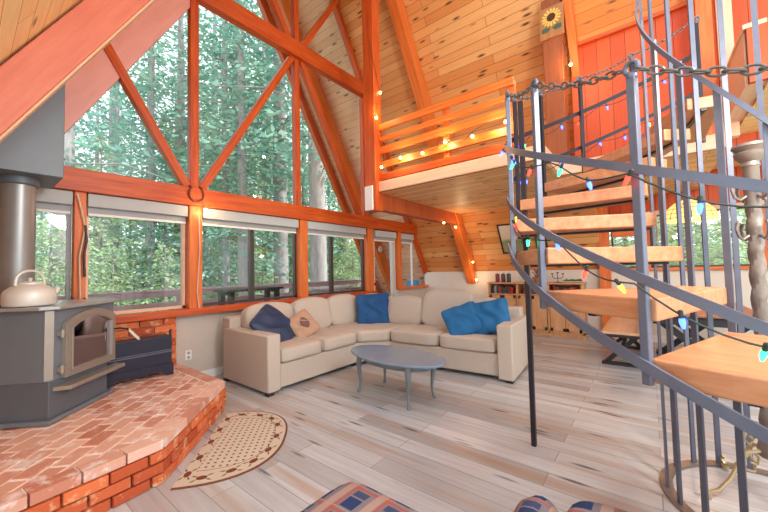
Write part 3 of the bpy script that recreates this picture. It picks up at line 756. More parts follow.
# ------------------------------------------------------------------ spiral staircase
SX, SY, SR = 2.625, -.56, 1.315
CX, CY, CR = 2.63, -.47, .45
PH0, DPH, RISE, Z2 = math.radians(153.8), math.radians(21.02), .2045, 1.183
def ph(n): return PH0-DPH*n
def op(n, z, rr=0): a = ph(n); return Vector((SX+(SR+rr)*math.cos(a), SY+(SR+rr)*math.sin(a), z))
def ipt(n, z, rr=0): a = ph(n); return Vector((CX+(CR+rr)*math.cos(a), CY+(CR+rr)*math.sin(a), z))
st = thing('spiral_staircase', 'spiral staircase with honey wood treads, grey iron rails and a round bar cage', 'staircase', (CX, CY, 0))
for k in range(-5, 7):
    z = Z2+RISE*k; m = MB(); n0, n1 = k-.06, k+1.0
    outer = [op(n0+(n1-n0)*i/5, 0, -.015) for i in range(6)]; inn = [ipt(n0+(n1-n0)*i/4, 0, .012) for i in range(5)][::-1]
    poly = [(p.x, p.y) for p in outer+inn]
    a = ph(k+.5); M = Tm((SX, SY, 0)) @ Rz(a)
    loc = [(M.inverted() @ Vector((x, y, 0))) for x, y in poly]
    m.prism([(p.x, p.y) for p in loc][::-1], z-.078, z)
    o = m.build('tread', M_tread, bev=.006, smooth=False); o.matrix_world = M
    o.parent = st; o.matrix_parent_inverse = Tm((-CX, -CY, 0))
    # iron bracket under the tread
    m = MB(); p0 = op(k+.5, z-.085, -.05); p1 = ipt(k+.5, z-.085, .02); m.bar(p0, p1, .03, .012); 
    m.build('tread_bracket', M_black, st, smooth=False, world=True)
def ztop(n): return 1.975+.204*n-.02
for n in range(-4, 8):
    m = MB(); zb = max(0.0, Z2+RISE*(n-1)-.085); zt = ztop(n)
    m.box(-.0135, .0135, -.0135, .0135, zb, zt, Tm((op(n, 0).x, op(n, 0).y, 0)) @ Rz(ph(n)))
    far = n >= 3
    o = m.build('baluster', M_black if far else M_iron, st, smooth=False, world=True, bev=.003)
    m = MB(); p = op(n, zt+.03); 
    m.tube([p+Vector((.021*math.cos(q)*math.sin(ph(n)), -.021*math.cos(q)*math.cos(ph(n)), .021*math.sin(q))) for q in [2*PI*i/14 for i in range(14)]], .0085, 8, closed=True)
    m.ball(op(n, zt-.002), .018, 8)
    m.build('ring_finial', M_iron, o, world=False) if False else m.build('ring_finial', M_iron, st, world=True)
m = MB(); p = Vector((2.615, .715, 0)); m.box(p.x-.016, p.x+.016, p.y-.016, p.y+.016, 0, ztop(3)-.02); m.build('newel_post', M_black, st, smooth=False, world=True)
def helix(name, n0, n1, zf, w, t_, mat, rr=.022, steps=6):
    N = int(abs(n1-n0)*steps)+1; ns = [n0+(n1-n0)*i/(N-1) for i in range(N)]
    MB().ribbon([op(n, zf(n), rr) for n in ns], [(math.cos(ph(n)), math.sin(ph(n)), 0) for n in ns], w, t_).build(name, mat, st, world=True)
zb1 = lambda n: 1.627+.214*n
zb2 = lambda n: 1.255+.233*n if n < 2.5 else 1.235+.2045*n
zb3 = lambda n: .962+.224*n
helix('handrail', -4, 2.06, zb1, .034, .010, M_iron)
helix('handrail', 2.06, 7, zb1, .036, .010, M_black)
helix('middle_rail', -4, 2.05, zb2, .036, .010, M_iron)
helix('middle_rail', 2.9, 7, lambda n: zb2(n)+.12, .032, .010, M_black)
helix('lower_rail', -3.2, 2.08, zb3, .040, .012, M_iron)
# chain: alternating oval links following the top of the balusters
m = MB(); pts = []
for n in range(-4, 7):
    for i in range(40):
        s_ = i/40; p = op(n, ztop(n)+.03).lerp(op(n+1, ztop(n+1)+.03), s_); 
        p.z -= .03*math.sin(PI*s_); pts.append(p)
acc = 0; last = pts[0]; q = 0; step = .036
for p in pts[1:]:
    d = (p-last).length
    if d >= step:
        dirv = (p-last).normalized(); side = dirv.cross(Vector((0, 0, 1))).normalized(); upv = side.cross(dirv)
        if q % 2: side, upv = upv, side
        c = (p+last)/2
        m.tube([c+dirv*.025*math.cos(a)+side*.0125*math.sin(a) for a in [2*PI*i/12 for i in range(12)]], .0042, 6, closed=True)
        last = p; q += 1
m.build('chain', plain('galvanised_chain', (112, 106, 102), .4, .6, var=.2), st, world=True)
# cage of flat bars on a floor ring
NB = 19
for i in range(NB):
    a = math.radians(118)+2*PI*i/NB; x, y = CX+CR*math.cos(a), CY+CR*math.sin(a)
    m = MB(); ad = math.degrees(a) % 360; ad = ad-360 if ad > 290 else ad
    m.box(-.006, .006, -.0135, .0135, .0, min(3.9, 2.48+(125-ad)*.0115), Tm((x, y, 0)) @ Rz(a)); m.build('cage_bar', M_iron, st, smooth=False, world=True)
m = MB(); N = 48
vs = []
for rr, z in ((CR-.03, 0.001), (CR+.03, 0.001), (CR+.03, .014), (CR-.03, .014)):
    vs.append([(CX+rr*math.cos(2*PI*i/N), CY+rr*math.sin(2*PI*i/N), z) for i in range(N)])
allv = [p for rg in vs for p in rg]; fs = []
for a in range(4):
    b = (a+1) % 4
    fs += [(a*N+i, a*N+(i+1) % N, b*N+(i+1) % N, b*N+i) for i in range(N)]
m._add(allv, fs); m.build('floor_ring', M_column, st, world=True)
cr = [50+i*4 for i in range(52)]
MB().ribbon([(CX+(CR+.018)*math.cos(math.radians(a)), CY+(CR+.018)*math.sin(math.radians(a)), 2.48+(125-a)*.0115) for a in cr], [(math.cos(math.radians(a)), math.sin(math.radians(a)), 0) for a in cr], .036, .01).build('cage_handrail', M_iron, st, world=True)
# ------------------------------------------------------------------ iron hall tree inside the cage
t = thing('hall_tree', 'old cast iron hall tree with twisted column, hooks and scroll feet inside the cage', 'hall tree', (2.73, -.465, 0.002), .3)
m = MB(); N = 130; n = 16; vs = []; fs = []
for i in range(N+1):
    z = .34+1.28*i/N
    for k in range(n):
        a = 2*PI*k/n; rr = .031+.0045*math.sin(3*(a-z*16)); vs.append((rr*math.cos(a), rr*math.sin(a), z))
for i in range(N): fs += [(i*n+k, i*n+(k+1) % n, (i+1)*n+(k+1) % n, (i+1)*n+k) for k in range(n)]
m._add(vs, fs); m.lathe([(.042, .24), (.05, .28), (.04, .33), (.036, .35)], 16)
m.build('column', M_column, t)
MB().lathe([(.034, 1.6), (.034, 1.82), (.04, 1.83), (.036, 1.85), (.062, 1.88), (.066, 1.9), (.054, 1.91), (.074, 1.935), (.07, 1.95), (.01, 1.955)], 20).build('capital', M_column, t)
for i in range(4):
    a = PI/2*i+.2; ca_, sa_ = math.cos(a), math.sin(a)
    for zz, rr, nm in ((1.66, .085, 'coat_hook'), (1.44, .075, 'coat_hook')):
        m = MB(); m.tube([(ca_*x, sa_*x, zz+z) for x, z in ((.03, 0), (.06, -.02), (rr, -.005), (rr+.012, .04), (rr+.002, .075))], [.008, .008, .008, .008, .011], 8); m.build(nm, M_column, t)
    m = MB(); m.tube([(ca_*x, sa_*x, z) for x, z in ((.045, .27), (.11, .26), (.15, .20), (.19, .12), (.25, .05), (.31, .03), (.335, .055), (.315, .08))], [.010]*8, 8)
    m.tube([(ca_*x, sa_*x, z) for x, z in ((.06, .40), (.10, .38), (.12, .33), (.09, .30), (.075, .33), (.09, .35))], .006, 8)
    m.tube([(ca_*x, sa_*x, z) for x, z in ((.10, .25), (.13, .22), (.12, .17), (.08, .16), (.07, .20), (.095, .21))], .006, 8)
    m.tube([(ca_*.31, sa_*.31, .03), (ca_*.31, sa_*.31, 0)], .018, 10)
    m.build('scroll_foot', M_brass, t)
# ------------------------------------------------------------------ string lights
def bulbmesh(mat, r=.0085, l=.032):
    m = MB(); m.lathe([(.004, -l), (r*.75, -l*.7), (r, -l*.3), (r*.8, 0)], 8); return m.mesh('bulb', mat)
BM = {k: bulbmesh(v) for k, v in E_col.items()}
SOCK = MB().lathe([(.006, 0), (.007, .022), (.003, .026)], 8).mesh('bulb_socket', M_wire)
WARM = MB().ball((0, 0, -.025), .02, 8).mesh('bulb', E_warm)
def strand(name, label, pts, bulbs, parent_loc, wire=M_wire, r=.0032, group=None):
    t = thing(name, label, 'string lights', parent_loc)
    MB().tube(pts, r, 5).build('wire', wire, t, world=True)
    for p, col, tilt in bulbs:
        o = bpy.data.objects.new('bulb', BM[col] if col in BM else WARM); C.objects.link(o); o.parent = t
        o.location = Vector(p)-Vector(parent_loc); o.rotation_euler = tilt
        s_ = bpy.data.objects.new('bulb_socket', SOCK); C.objects.link(s_); s_.parent = o
        L = None
    return t
def rail_strand(name, label, n0, n1, zf, cols, every, sag=.05, rr=.05):
    pts = []; bl = []; N = int(abs(n1-n0)*10)
    for i in range(N+1):
        n = n0+(n1-n0)*i/N; s_ = (n*1.7) % 1
        pts.append(op(n, zf(n)-.02-sag*abs(math.sin(PI*n*1.3)), rr*math.cos(n*5)*.6+rr*.4))
    k = 0; n = n0+.12*(1 if n1 > n0 else -1)
    while (n < n1 if n1 > n0 else n > n1):
        p = op(n, zf(n)-.03-sag*abs(math.sin(PI*n*1.3)), rr*math.cos(n*5)*.6+rr*.4)
        bl.append((p, cols[k % len(cols)], (random.uniform(-.5, .5), random.uniform(-.5, .5), 0))); k += 1
        n += every*(1 if n1 > n0 else -1)
    return strand(name, label, pts, bl, tuple(op(n0, zf(n0))))
rail_strand('string_lights', 'colored string lights wound along the front of the upper handrail of the spiral stair', 2.5, -1.1, zb1, ['blue', 'green', 'blue', 'green', 'red', 'green', 'blue', 'red'], .34)
rail_strand('string_lights', 'colored string lights along the middle rail of the spiral stair', 2.2, -1.1, zb2, ['green', 'orange', 'red', 'green', 'blue', 'red', 'orange', 'blue', 'green'], .33)
rail_strand('string_lights', 'colored string lights on the black rear handrail near the orange wall', 2.9, 7, zb1, ['blue', 'green', 'blue', 'blue', 'red'], .5)
rail_strand('string_lights', 'colored string lights on the lower black rear rail beside the stair treads', 3.0, 7, lambda n: zb2(n)+.12, ['blue', 'blue', 'green', 'blue', 'red'], .45)
# warm strands on the loft
def catenary(a, b, sag, n=14):
    a, b = Vector(a), Vector(b); return [a.lerp(b, i/n)+Vector((0, 0, -sag*math.sin(PI*i/n))) for i in range(n+1)]
LX = 3.79
ys = [3.0, 2.66, 2.30, 1.96, 1.6, 1.2]; zs = [2.80, 2.86, 2.84, 2.9, 2.88, 2.94]
pts = []; tops_ = [(2.84, 3.0), (2.48, 3.0), (2.12, 3.05), (1.8, 3.0), (1.4, 3.1), (1.0, 3.0)]
for i in range(5):
    pts += catenary((LX, ys[i], zs[i]+.05), (LX, ys[i+1], zs[i+1]+.05), random.uniform(-.06, .1))
strand('string_lights', 'warm white string lights draped along the loft railing', pts, [((LX, y, z+.02), 'warm', (0, 0, 0)) for y, z in zip(ys, zs)], (LX, 3.0, 2.8))
pts = [(3.72, 3.12, 4.7), (3.735, 3.07, 4.4), (3.85, 3.06, 4.0), (3.80, 3.06, 3.7), (3.735, 3.06, 3.55), (3.76, 3.05, 3.3), (3.9, 3.04, 3.05), (3.86, 3.02, 2.86)]
strand('string_lights', 'warm white string lights hanging down the tall loft post', pts, [((3.87, 3.055, 3.98), 'warm', (0, 0, 0)), ((3.765, 3.055, 3.56), 'warm', (0, 0, 0))], (3.8, 3.06, 3.0))
pts = catenary((5.6, 3.06, 2.21), (6.5, 3.06, 2.21), .04)+[(6.85, 3.03, 2.0), (7.0, 3.03, 1.5), (7.12, 3.03, 1.1)]
strand('string_lights', 'warm white string lights under the boarded loft beam and down the rafter', pts, [((5.75, 3.06, 2.2), 'warm', (0, 0, 0)), ((6.25, 3.06, 2.16), 'warm', (0, 0, 0)), ((6.95, 3.02, 1.45), 'warm', (0, 0, 0)), ((7.05, 3.0, 1.06), 'warm', (0, 0, 0))], (6.2, 3.06, 2.1))
strand('string_lights', 'single warm bulb on a cord beside the rough brown loft post', [(4.94, .78, 4.3), (4.92, .74, 4.1), (4.95, .70, 3.98)], [((4.95, .70, 3.97), 'warm', (0, 0, 0))], (4.94, .74, 4.1))
# ------------------------------------------------------------------ loft railing
t = thing('loft_railing', 'horizontal orange wooden rails along the open edge of the loft', 'railing', (3.86, 2.0, 2.6))
for z0, z1 in ((3.37, 3.46), (3.20, 3.27), (3.02, 3.12), (2.80, 2.90), (2.62, 2.72)):
    M, L = frame((3.86, 1.12, (z0+z1)/2), (3.86, 3.08, (z0+z1)/2), (0, 0, 1))
    o = MB().box(0, L, -.02, .02, -(z1-z0)/2, (z1-z0)/2).build('rail', M_orange if z0 > 2.7 else M_red, bev=.005, M=M)
    o.parent = t; o.matrix_parent_inverse = Tm((-3.86, -2.0, -2.6))
for y in (1.16, 2.0): MB().box(3.885, 3.95, y-.04, y+.04, 2.6, 3.44).build('railing_post', M_orange, t, world=True, bev=.004, smooth=False)
# ------------------------------------------------------------------ sunflower sign
t = thing('sunflower_sign', 'wooden board painted with a sunflower hanging on the brown loft post', 'sign', (4.95, .905, 4.62))
MB().box(-.012, .012, -.15, .15, -.215, .215).build('sign_board', wood('sign_wood', (160, 104, 60), (180, 122, 72), (10, 10, 1)), t, bev=.004, smooth=False)
m = MB(); Mx = Tm((-.014, 0, .06)) @ Ry(-PI/2)
for i in range(16):
    a = 2*PI*i/16; m.prism([(.045*math.cos(a-.2), .045*math.sin(a-.2)), (.11*math.cos(a-.12), .11*math.sin(a-.12)), (.125*math.cos(a), .125*math.sin(a)), (.11*math.cos(a+.12), .11*math.sin(a+.12)), (.045*math.cos(a+.2), .045*math.sin(a+.2))], 0, .004+.001*(i % 2), Mx)
m.build('petals', plain('sunflower_yellow', (236, 190, 96), .7), t, smooth=False)
MB().prism([(.055*math.cos(2*PI*i/20), .055*math.sin(2*PI*i/20)) for i in range(20)], 0, .008, Mx).build('seed_head', plain('seed_brown', (78, 44, 30), .9), t, smooth=False)
m = MB()
for sgn in (-1, 1): m.prism([(x-.15, y*sgn) for x, y in ((0, .01), (.03, .06), (.02, .12), (-.03, .12), (-.04, .05))][::sgn], 0, .004, Mx)
m.build('leaves', plain('sign_leaf_green', (64, 92, 74), .8), t, smooth=False)
# white plate on the foot of the tall post
t = thing('cover_plate', 'white rectangular cover on the window side of the tall post foot', 'cover plate', (3.73, 3.20, 2.37))
MB().box(-.012, .012, -.075, .075, -.19, .17).build('plate', M_white, t, bev=.006, smooth=False)
# horseshoe, lamp and cords on the window posts
t = thing('horseshoe', 'iron horseshoe hung on the header beam above the second window post', 'horseshoe', (1.77, 4.27, 2.27))
m = MB(); m.tube([(.085*math.sin(a), 0, -.085*math.cos(a)*1.1) for a in [(-2.5+5.0*i/20) for i in range(21)]], .012, 8); m.build('shoe', plain('rusty_iron', (120, 52, 36), .6, .3), t)
strand('string_lights', 'warm bulb on a short cord below the horseshoe', [(1.83, 4.26, 2.2), (1.85, 4.25, 2.12)], [((1.86, 4.24, 2.11), 'warm', (0, 0, 0))], (1.84, 4.25, 2.15))
t = thing('hanging_cord', 'pale cord with dark hooks hanging on the narrow post by the stove', 'cord', (.725, 4.29, 1.4))
m = MB(); m.tube([(-.03, 0, .70), (0, -.01, .55), (.03, -.012, .38), (-.01, -.014, .1), (.0, -.014, -.32), (-.02, -.014, -.45)], .007, 6); m.build('cord', M_rope, t)
m = MB(); m.tube([(.03, -.02, .4), (.04, -.02, .25), (.02, -.02, .1), (.03, -.02, -.1)], .010, 6); m.tube([(-.06, -.03, -.28), (-.03, -.04, -.36), (.02, -.04, -.36), (.03, -.03, -.3)], .009, 6); m.build('iron_hook', M_black, t)
t = thing('hanging_cord', 'thin pale cord hanging down the post between the second and third windows', 'cord', (1.78, 4.27, 1.2))
m = MB(); m.tube([(.02, 0, .8), (.03, 0, .4), (.0, 0, -.1), (.03, 0, -.38)], .006, 6); m.build('cord', M_rope, t)
t = thing('wall_outlet', 'white electrical outlet on the greige wall right of the brick backing', 'outlet', (1.735, D-.004, .33))
MB().box(-.036, .036, -.006, .003, -.058, .058).build('outlet_plate', M_white, t, bev=.003, smooth=False)
m = MB(); m.box(-.014, .014, -.009, -.005, .012, .04); m.box(-.014, .014, -.009, -.005, -.04, -.012); m.build('socket', M_grey, t, smooth=False)
# ------------------------------------------------------------------ sideboard
t = thing('sideboard', 'knotty pine sideboard with open shelves above doors against the knee wall', 'sideboard', (7.02, 1.80, 0), 0)
x0, x1, y0, y1 = -.17, .165, -.86, .86
m = MB(); m.box(x0, x1, y0, y0+.04, .0, .96); m.box(x0, x1, y1-.04, y1, .0, .96); m.box(x0, x1, -.30, -.26, .06, .96); m.box(x0, x1, .26, .30, .06, .96)
m.box(x1-.02, x1, y0, y1, .06, .96); m.box(x0, x1, y0, y1, .74, .765); m.box(x0, x1, y0, y1, .06, .10); m.box(x0+.02, x1, y0+.02, y1-.02, 0, .06)
m.build('carcass', M_cabinet, t, bev=.004, smooth=False)
MB().box(x0-.025, x1, y0-.02, y1+.02, .96, .99).build('cabinet_top', M_cabinet, t, bev=.006, smooth=False)
for a, b in ((-.82, -.57), (-.56, -.31), (-.25, 0), (.01, .25), (.31, .56), (.57, .82)):
    o = MB().box(x0-.012, x0+.01, a, b, .105, .735).build('door', M_cabinet, t, bev=.003, smooth=False)
    m = MB(); w = .045
    for q in ((a, a+w, .105, .735), (b-w, b, .105, .735), (a, b, .105, .165), (a, b, .675, .735)): m.box(x0-.022, x0-.010, *q)
    m.build('door_frame', M_cabinet, o, bev=.003, smooth=False)
SBX = 7.02
def caddy(name, label, cat, y, prof, mat, x=6.97, group=None):
    t = thing(name, label, cat, (x, y, .992), group=group); MB().lathe(prof, 18).build('body', mat, t); return t
redc = plain('dark_red_canister', (132, 38, 56), .35)
for i, (y, mm, l) in enumerate(((2.50, redc, 'dark red canister at the window end of the sideboard top'), (2.38, plain('plum_canister', (96, 40, 62), .35), 'plum canister, the middle one of three on sideboard'), (2.27, plain('charcoal_canister', (58, 58, 66), .35), 'charcoal canister, the one of three nearest the stair'))):
    t = caddy('canister', l, 'canister', y, [(.04, 0), (.044, .01), (.044, .14), (.04, .15)], mm, group='canisters on the sideboard')
    MB().lathe([(.044, .15), (.044, .165), (.012, .172), (.012, .185), (.004, .19)], 18).build('lid', M_dark, t)
t = caddy('plant_pot', 'brown twiggy plant in a tan pot on the sideboard', 'plant', 1.70, [(.06, 0), (.09, .01), (.11, .09), (.115, .1), (.1, .095), (.09, .08)], plain('tan_pot', (176, 118, 72), .6))
m = MB()
for i in range(26):
    a = random.uniform(0, 2*PI); rr = random.uniform(.04, .14); h = random.uniform(.12, .26)
    m.tube([(0, 0, .08), (rr*.5*math.cos(a), rr*.5*math.sin(a), h*.7), (rr*math.cos(a), rr*math.sin(a), h)], [.005, .004, .012], 5)
m.build('twigs', plain('rusty_twigs', (120, 66, 40), .9), t)
t = thing('candelabra', 'black wire candle stand on the sideboard right of the potted plant', 'candle holder', (6.95, 1.36, .992))
m = MB(); m.lathe([(.06, 0), (.06, .008), (.01, .012)], 16); m.tube([(0, 0, .01), (0, 0, .17)], .006)
for s_ in (-1, 1): m.tube([(0, 0, .08), (0, s_*.05, .07), (0, s_*.09, .1), (0, s_*.09, .15)], .006); m.lathe([(.02, .15), (.022, .17)], 10, Tm((0, s_*.09, 0)))
m.lathe([(.022, .17), (.025, .19)], 10); m.build('stand', M_black, t)
t = thing('greenery_wreath', 'small green garland lying on the sideboard end', 'garland', (6.96, 1.12, .992))
m = MB()
for i in range(60):
    a = random.uniform(0, 2*PI); p = Vector((.06*math.cos(a), .13*math.sin(a), .03)); d = Vector((random.gauss(0, 1), random.gauss(0, 1), random.uniform(0, 1))).normalized()*.05
    m.tube([p, p+d*.5, p+d], [.004, .009, .002], 4)
m.build('sprigs', plain('garland_green', (74, 120, 70), .8, var=.3), t)
t = thing('drinking_glass', 'clear glass between canisters and potted plant on the sideboard', 'glass', (6.93, 2.02, .992))
MB().lathe([(.03, 0), (.036, .12), (.033, .12), (.028, .006)], 18).build('glass', M_glass, t)
# shelf contents: cases standing on edge
cases = [(random.choice([(132, 44, 44), (58, 60, 70), (150, 150, 156), (92, 70, 66), (70, 84, 104), (176, 60, 44)])) for _ in range(30)]
y = .80; i = 0
cm = {}
while y > -.80:
    w = random.uniform(.032, .06)
    if -.36 < y < -.2 or .2 < y-w < .36 or .2 < y < .36: y -= .05; continue
    c = cases[i % 30]; mm = cm.setdefault(c, plain('case_%d' % len(cm), c, .5))
    h = random.uniform(.10, .17)
    o = MB().box(-.1, .08, -w, 0, 0, h).build('disc_case', mm, smooth=False, bev=.002); o.location = (6.97, 1.80+y, .766)
    tag(o, 'one of the boxed cases on the open top shelf of the pine sideboard', 'case', 'cases on the sideboard shelf'); y -= w+.003; i += 1
# framed pictures on the sloping wall above
def slope_pic(name, label, y, z, w, h, mat, fm):
    t = thing(name, label, 'picture', (slopeR(z, .006), y, z)); t.rotation_euler = (0, -PI/6, 0)
    MB().box(-.022, -.004, -w/2, w/2, -h/2, h/2).build('picture_print', mat, t, smooth=False)
    m = MB(); q = .025
    for a in ((-w/2, -w/2+q, -h/2, h/2), (w/2-q, w/2, -h/2, h/2), (-w/2, w/2, -h/2, -h/2+q), (-w/2, w/2, h/2-q, h/2)): m.box(-.034, -.006, *a)
    m.build('picture_frame', fm, t, smooth=False)
tg = NT('pale_landscape_print'); v = tg.coords(); s_ = tg.add('ShaderNodeSeparateXYZ'); tg.link(v, s_.inputs[0])
n_ = tg.math('ADD', s_.outputs[2], tg.math('MULTIPLY', tg.noise(v, 9), .14))
MPIC = tg.out(tg.ramp(tg.math('ADD', n_, .42), [(.32, rgba((150, 150, 110))), (.42, rgba((120, 140, 96))), (.5, rgba((216, 198, 180))), (.8, rgba((226, 214, 204)))]), .5)
slope_pic('wall_picture', 'dark framed pale landscape picture on the pine slope above the sideboard', 2.16, 1.88, .46, .66, MPIC, M_blackwood)
slope_pic('wall_picture', 'small brown picture on the pine slope seen between the stair posts', 1.62, 1.72, .2, .36, plain('brown_print', (128, 84, 66), .6, var=.3, scale=18), M_dark)
# ------------------------------------------------------------------ dining corner
def bench(name, label, loc, L=1.45, Wd=.40, H=.45):
    t = thing(name, label, 'bench', loc)
    MB().box(0, L, -Wd/2, Wd/2, H-.035, H).build('seat', M_tantop, t, bev=.004, smooth=False)
    m = MB(); m.box(.0, L, -Wd/2, Wd/2, H-.07, H-.036); m.build('seat_rail', M_blackwood, t, smooth=False, bev=.004)
    for x in (.14, L-.14):
        m = MB(); m.bar((x, -Wd/2+.02, .02), (x, Wd/2-.04, H-.08), .05, .04, (1, 0, 0)); m.bar((x+.045, Wd/2-.02, .02), (x+.045, -Wd/2+.04, H-.08), .05, .04, (1, 0, 0))
        m.box(x-.03, x+.07, -Wd/2-.02, Wd/2+.02, 0, .03); m.build('leg', M_blackwood, t, smooth=False)
    MB().bar((.16, 0, H*.45), (L-.12, 0, H*.45), .04, .04).build('stretcher', M_blackwood, t, smooth=False)
    return t
bench('bench', 'tan topped bench with black crossed legs in front of the dining table', (5.17, .33, 0))
bench('bench', 'second tan topped bench on the far side of the dining table', (5.17, -1.3, 0))
t = thing('dining_table', 'black dining table with brown top seen through the cage bars', 'table', (4.80, -.42, 0))
MB().box(0, 1.7, -.48, .48, .725, .75).build('tabletop', wood('brown_table_top', (150, 92, 62), (172, 110, 78)), t, bev=.005, smooth=False)
m = MB(); m.box(.05, 1.65, -.42, -.39, .63, .724); m.box(.05, 1.65, .39, .42, .63, .724); m.box(.05, .08, -.42, .42, .63, .724); m.box(1.62, 1.65, -.42, .42, .63, .724); m.build('apron', M_blackwood, t, smooth=False)
for x in (.2, 1.5):
    m = MB(); m.bar((x, -.34, .02), (x, .34, .63), .07, .06, (1, 0, 0)); m.bar((x+.065, .34, .02), (x+.065, -.34, .63), .07, .06, (1, 0, 0)); m.box(x-.04, x+.1, -.4, .4, 0, .04); m.build('leg', M_blackwood, t, smooth=False)
MB().bar((.2, 0, .33), (1.5, 0, .33), .06, .05).build('stretcher', M_blackwood, t, smooth=False)
# stained glass lamp
t = thing('stained_glass_lamp', 'amber stained glass dome lamp hanging over the dining table', 'lamp', (5.75, -.42, 1.86))
tg = NT('amber_leaded_glass'); tg.b.inputs['Roughness'].default_value = .3
uv = tg.add('ShaderNodeTexCoord'); sx = tg.add('ShaderNodeSeparateXYZ'); tg.link(uv.outputs['Object'], sx.inputs[0])
an = tg.math('ARCTAN2', sx.outputs[1], sx.outputs[0]); fa = tg.math('FRACT', tg.math('ADD', tg.math('MULTIPLY', an, 16/(2*PI)), 20)); fz = tg.math('FRACT', tg.math('MULTIPLY', sx.outputs[2], 17))
ln = tg.math('MAXIMUM', tg.math('LESS_THAN', fa, .09), tg.math('LESS_THAN', fz, .12))
cl = tg.mix(rgba((250, 216, 140)), rgba((240, 170, 80)), tg.noise(uv.outputs['Object'], 8)); cl2 = tg.mix(cl, (.03, .02, .015, 1), ln)
tg.link(cl2, tg.b.inputs['Base Color']); tg.link(cl2, tg.b.inputs['Emission Color']); tg.b.inputs['Emission Strength'].default_value = .8
MB().lathe([(.275, -.02), (.275, 0), (.26, .06), (.22, .13), (.15, .20), (.06, .245), (.055, .245), (.145, .19), (.21, .125), (.25, .06), (.265, 0), (.265, -.02)], 40).build('shade', tg.m, t)
MB().lathe([(.06, .24), (.05, .27), (.012, .29)], 16).build('cap', M_column, t)
MB().tube([(0, 0, .28), (0, 0, .88)], .008, 6).build('chain', M_column, t)
MB().ball((0, 0, .08), .035).build('bulb', E_warm, t)
# ------------------------------------------------------------------ outside: deck, railing, benches, trees
M_pat = M_deck
MB().box(-4, 7.9, D+.12, 6.75, -.14, -.04).build('deck_floor', M_deck, smooth=False, kind='structure')
t = thing('deck_railing', 'weathered plum brown deck railing outside the windows', 'railing', (0, 6.6, -.04))
for z0, z1 in ((.96, 1.06), (.76, .87), (.40, .50)):
    MB().box(-4, 7.8, -.02, .02, z0, z1).build('rail', M_rail, t, bev=.005, smooth=False)
MB().box(-4, 7.8, -.07, .07, 1.05, 1.085).build('rail_cap', M_rail, t, bev=.005, smooth=False)
MB().box(2.5, 7.8, -.012, .012, .52, .74).build('rail_panel', plain('pale_weathered_board', (186, 182, 192), .8), t, smooth=False)
for x in (-3.2, -1.4, .5, 2.45, 4.2, 6.0, 7.6): MB().box(x-.045, x+.045, .02, .11, -.1, 1.05).build('railing_post', M_rail, t, smooth=False, bev=.004)
def dbench(label, loc, rz, m_, L=1.1, H=.42):
    t = thing('deck_table', label, 'table', loc, rz)
    for k in range(3): MB().box(-L/2, L/2, -.2+k*.14, -.08+k*.14, H-.04, H).build('slat', m_, t, smooth=False, bev=.004)
    for x in (-L/2+.12, L/2-.12):
        m = MB(); m.box(x-.04, x+.04, -.18, -.10, 0, H-.04); m.box(x-.04, x+.04, .10, .18, 0, H-.04); m.box(x-.04, x+.04, -.18, .18, H-.09, H-.04); m.build('leg', m_, t, smooth=False)
    return t
dbench('dark slatted table on the deck outside the window above the sofa arm', (3.35, 5.8, -.04), .1, M_blackwood, 1.2, 1.06)
dbench('pale grey slatted table on the deck outside the window beside the glazed door', (5.1, 5.5, -.04), .1, plain('pale_grey_bench', (196, 190, 190), .7), 1.0, 1.0)
t = thing('planter_box', 'rosy brown wooden planter on the deck right of the pale bench', 'planter', (6.55, 6.25, -.04))
MB().box(-.3, .3, -.2, .2, 0, .9).build('planter', plain('rosy_planter', (168, 124, 118), .8), t, bev=.01, smooth=False)
t = thing('blue_tub', 'bright blue tub outside the slanted end window', 'tub', (7.08, 4.68, -.04))
MB().lathe([(.10, 0), (.13, .9), (.15, .92), (.15, 1.06), (.12, 1.06), (.12, .95)], 24).build('tub', plain('bright_blue_plastic', (40, 150, 210), .5), t)
t = thing('outdoor_thermometer', 'round white dial thermometer on the outside rafter seen through the door', 'thermometer', (slopeR(1.84, .17), 5.47, 1.84))
MB().lathe([(.07, 0), (.075, .005), (.075, .02), (.07, .025)], 24, Rx(PI/2)).build('dial', M_white, t)
m = MB(); m.lathe([(.012, .025), (.012, .03)], 10, Rx(PI/2)); m.box(-.004, .004, -.03, -.026, 0, .05); m.build('needle', M_black, t, smooth=False)
# ground rising to a wooded slope
m = MB(); N = 40; vs = []; fs = []
gx0, gx1, gy0, gy1 = -30, 60, -30, 60
def gz(x, y):
    d = max(0, y-7.5)+max(0, x-10)*.8
    return -1.0+.10*d+.35*math.sin(x*.3)*math.cos(y*.27)*min(1, d/6)
for i in range(N+1):
    for j in range(N+1):
        x = gx0+(gx1-gx0)*i/N; y = gy0+(gy1-gy0)*j/N; vs.append((x, y, gz(x, y)))
for i in range(N):
    for j in range(N): fs.append((i*(N+1)+j, (i+1)*(N+1)+j, (i+1)*(N+1)+j+1, i*(N+1)+j+1))
m._add(vs, fs); m.build('terrain_ground', M_ground, kind='structure')
def leafmat(name, a, b):
    t = NT(name); oi = t.add('ShaderNodeObjectInfo'); v = t.coords(); n = t.noise(v, 1.3, 3)
    c = t.mix(rgba(a), rgba(b), t.ramp(n, [(.35, (0, 0, 0)), (.65, (1, 1, 1))]))
    t.out(c, .7); t.b.inputs['Subsurface Weight'].default_value = 0
    tr = t.add('ShaderNodeBsdfTranslucent'); t.link(c, tr.inputs[0]); mx = t.add('ShaderNodeMixShader'); mx.inputs[0].default_value = .35
    t.link(t.b.outputs[0], mx.inputs[1]); t.link(tr.outputs[0], mx.inputs[2]); t.link(mx.outputs[0], t.n['Material Output'].inputs[0]); return t.m
L_fir = leafmat('fir_needles', (94, 150, 138), (158, 200, 176))
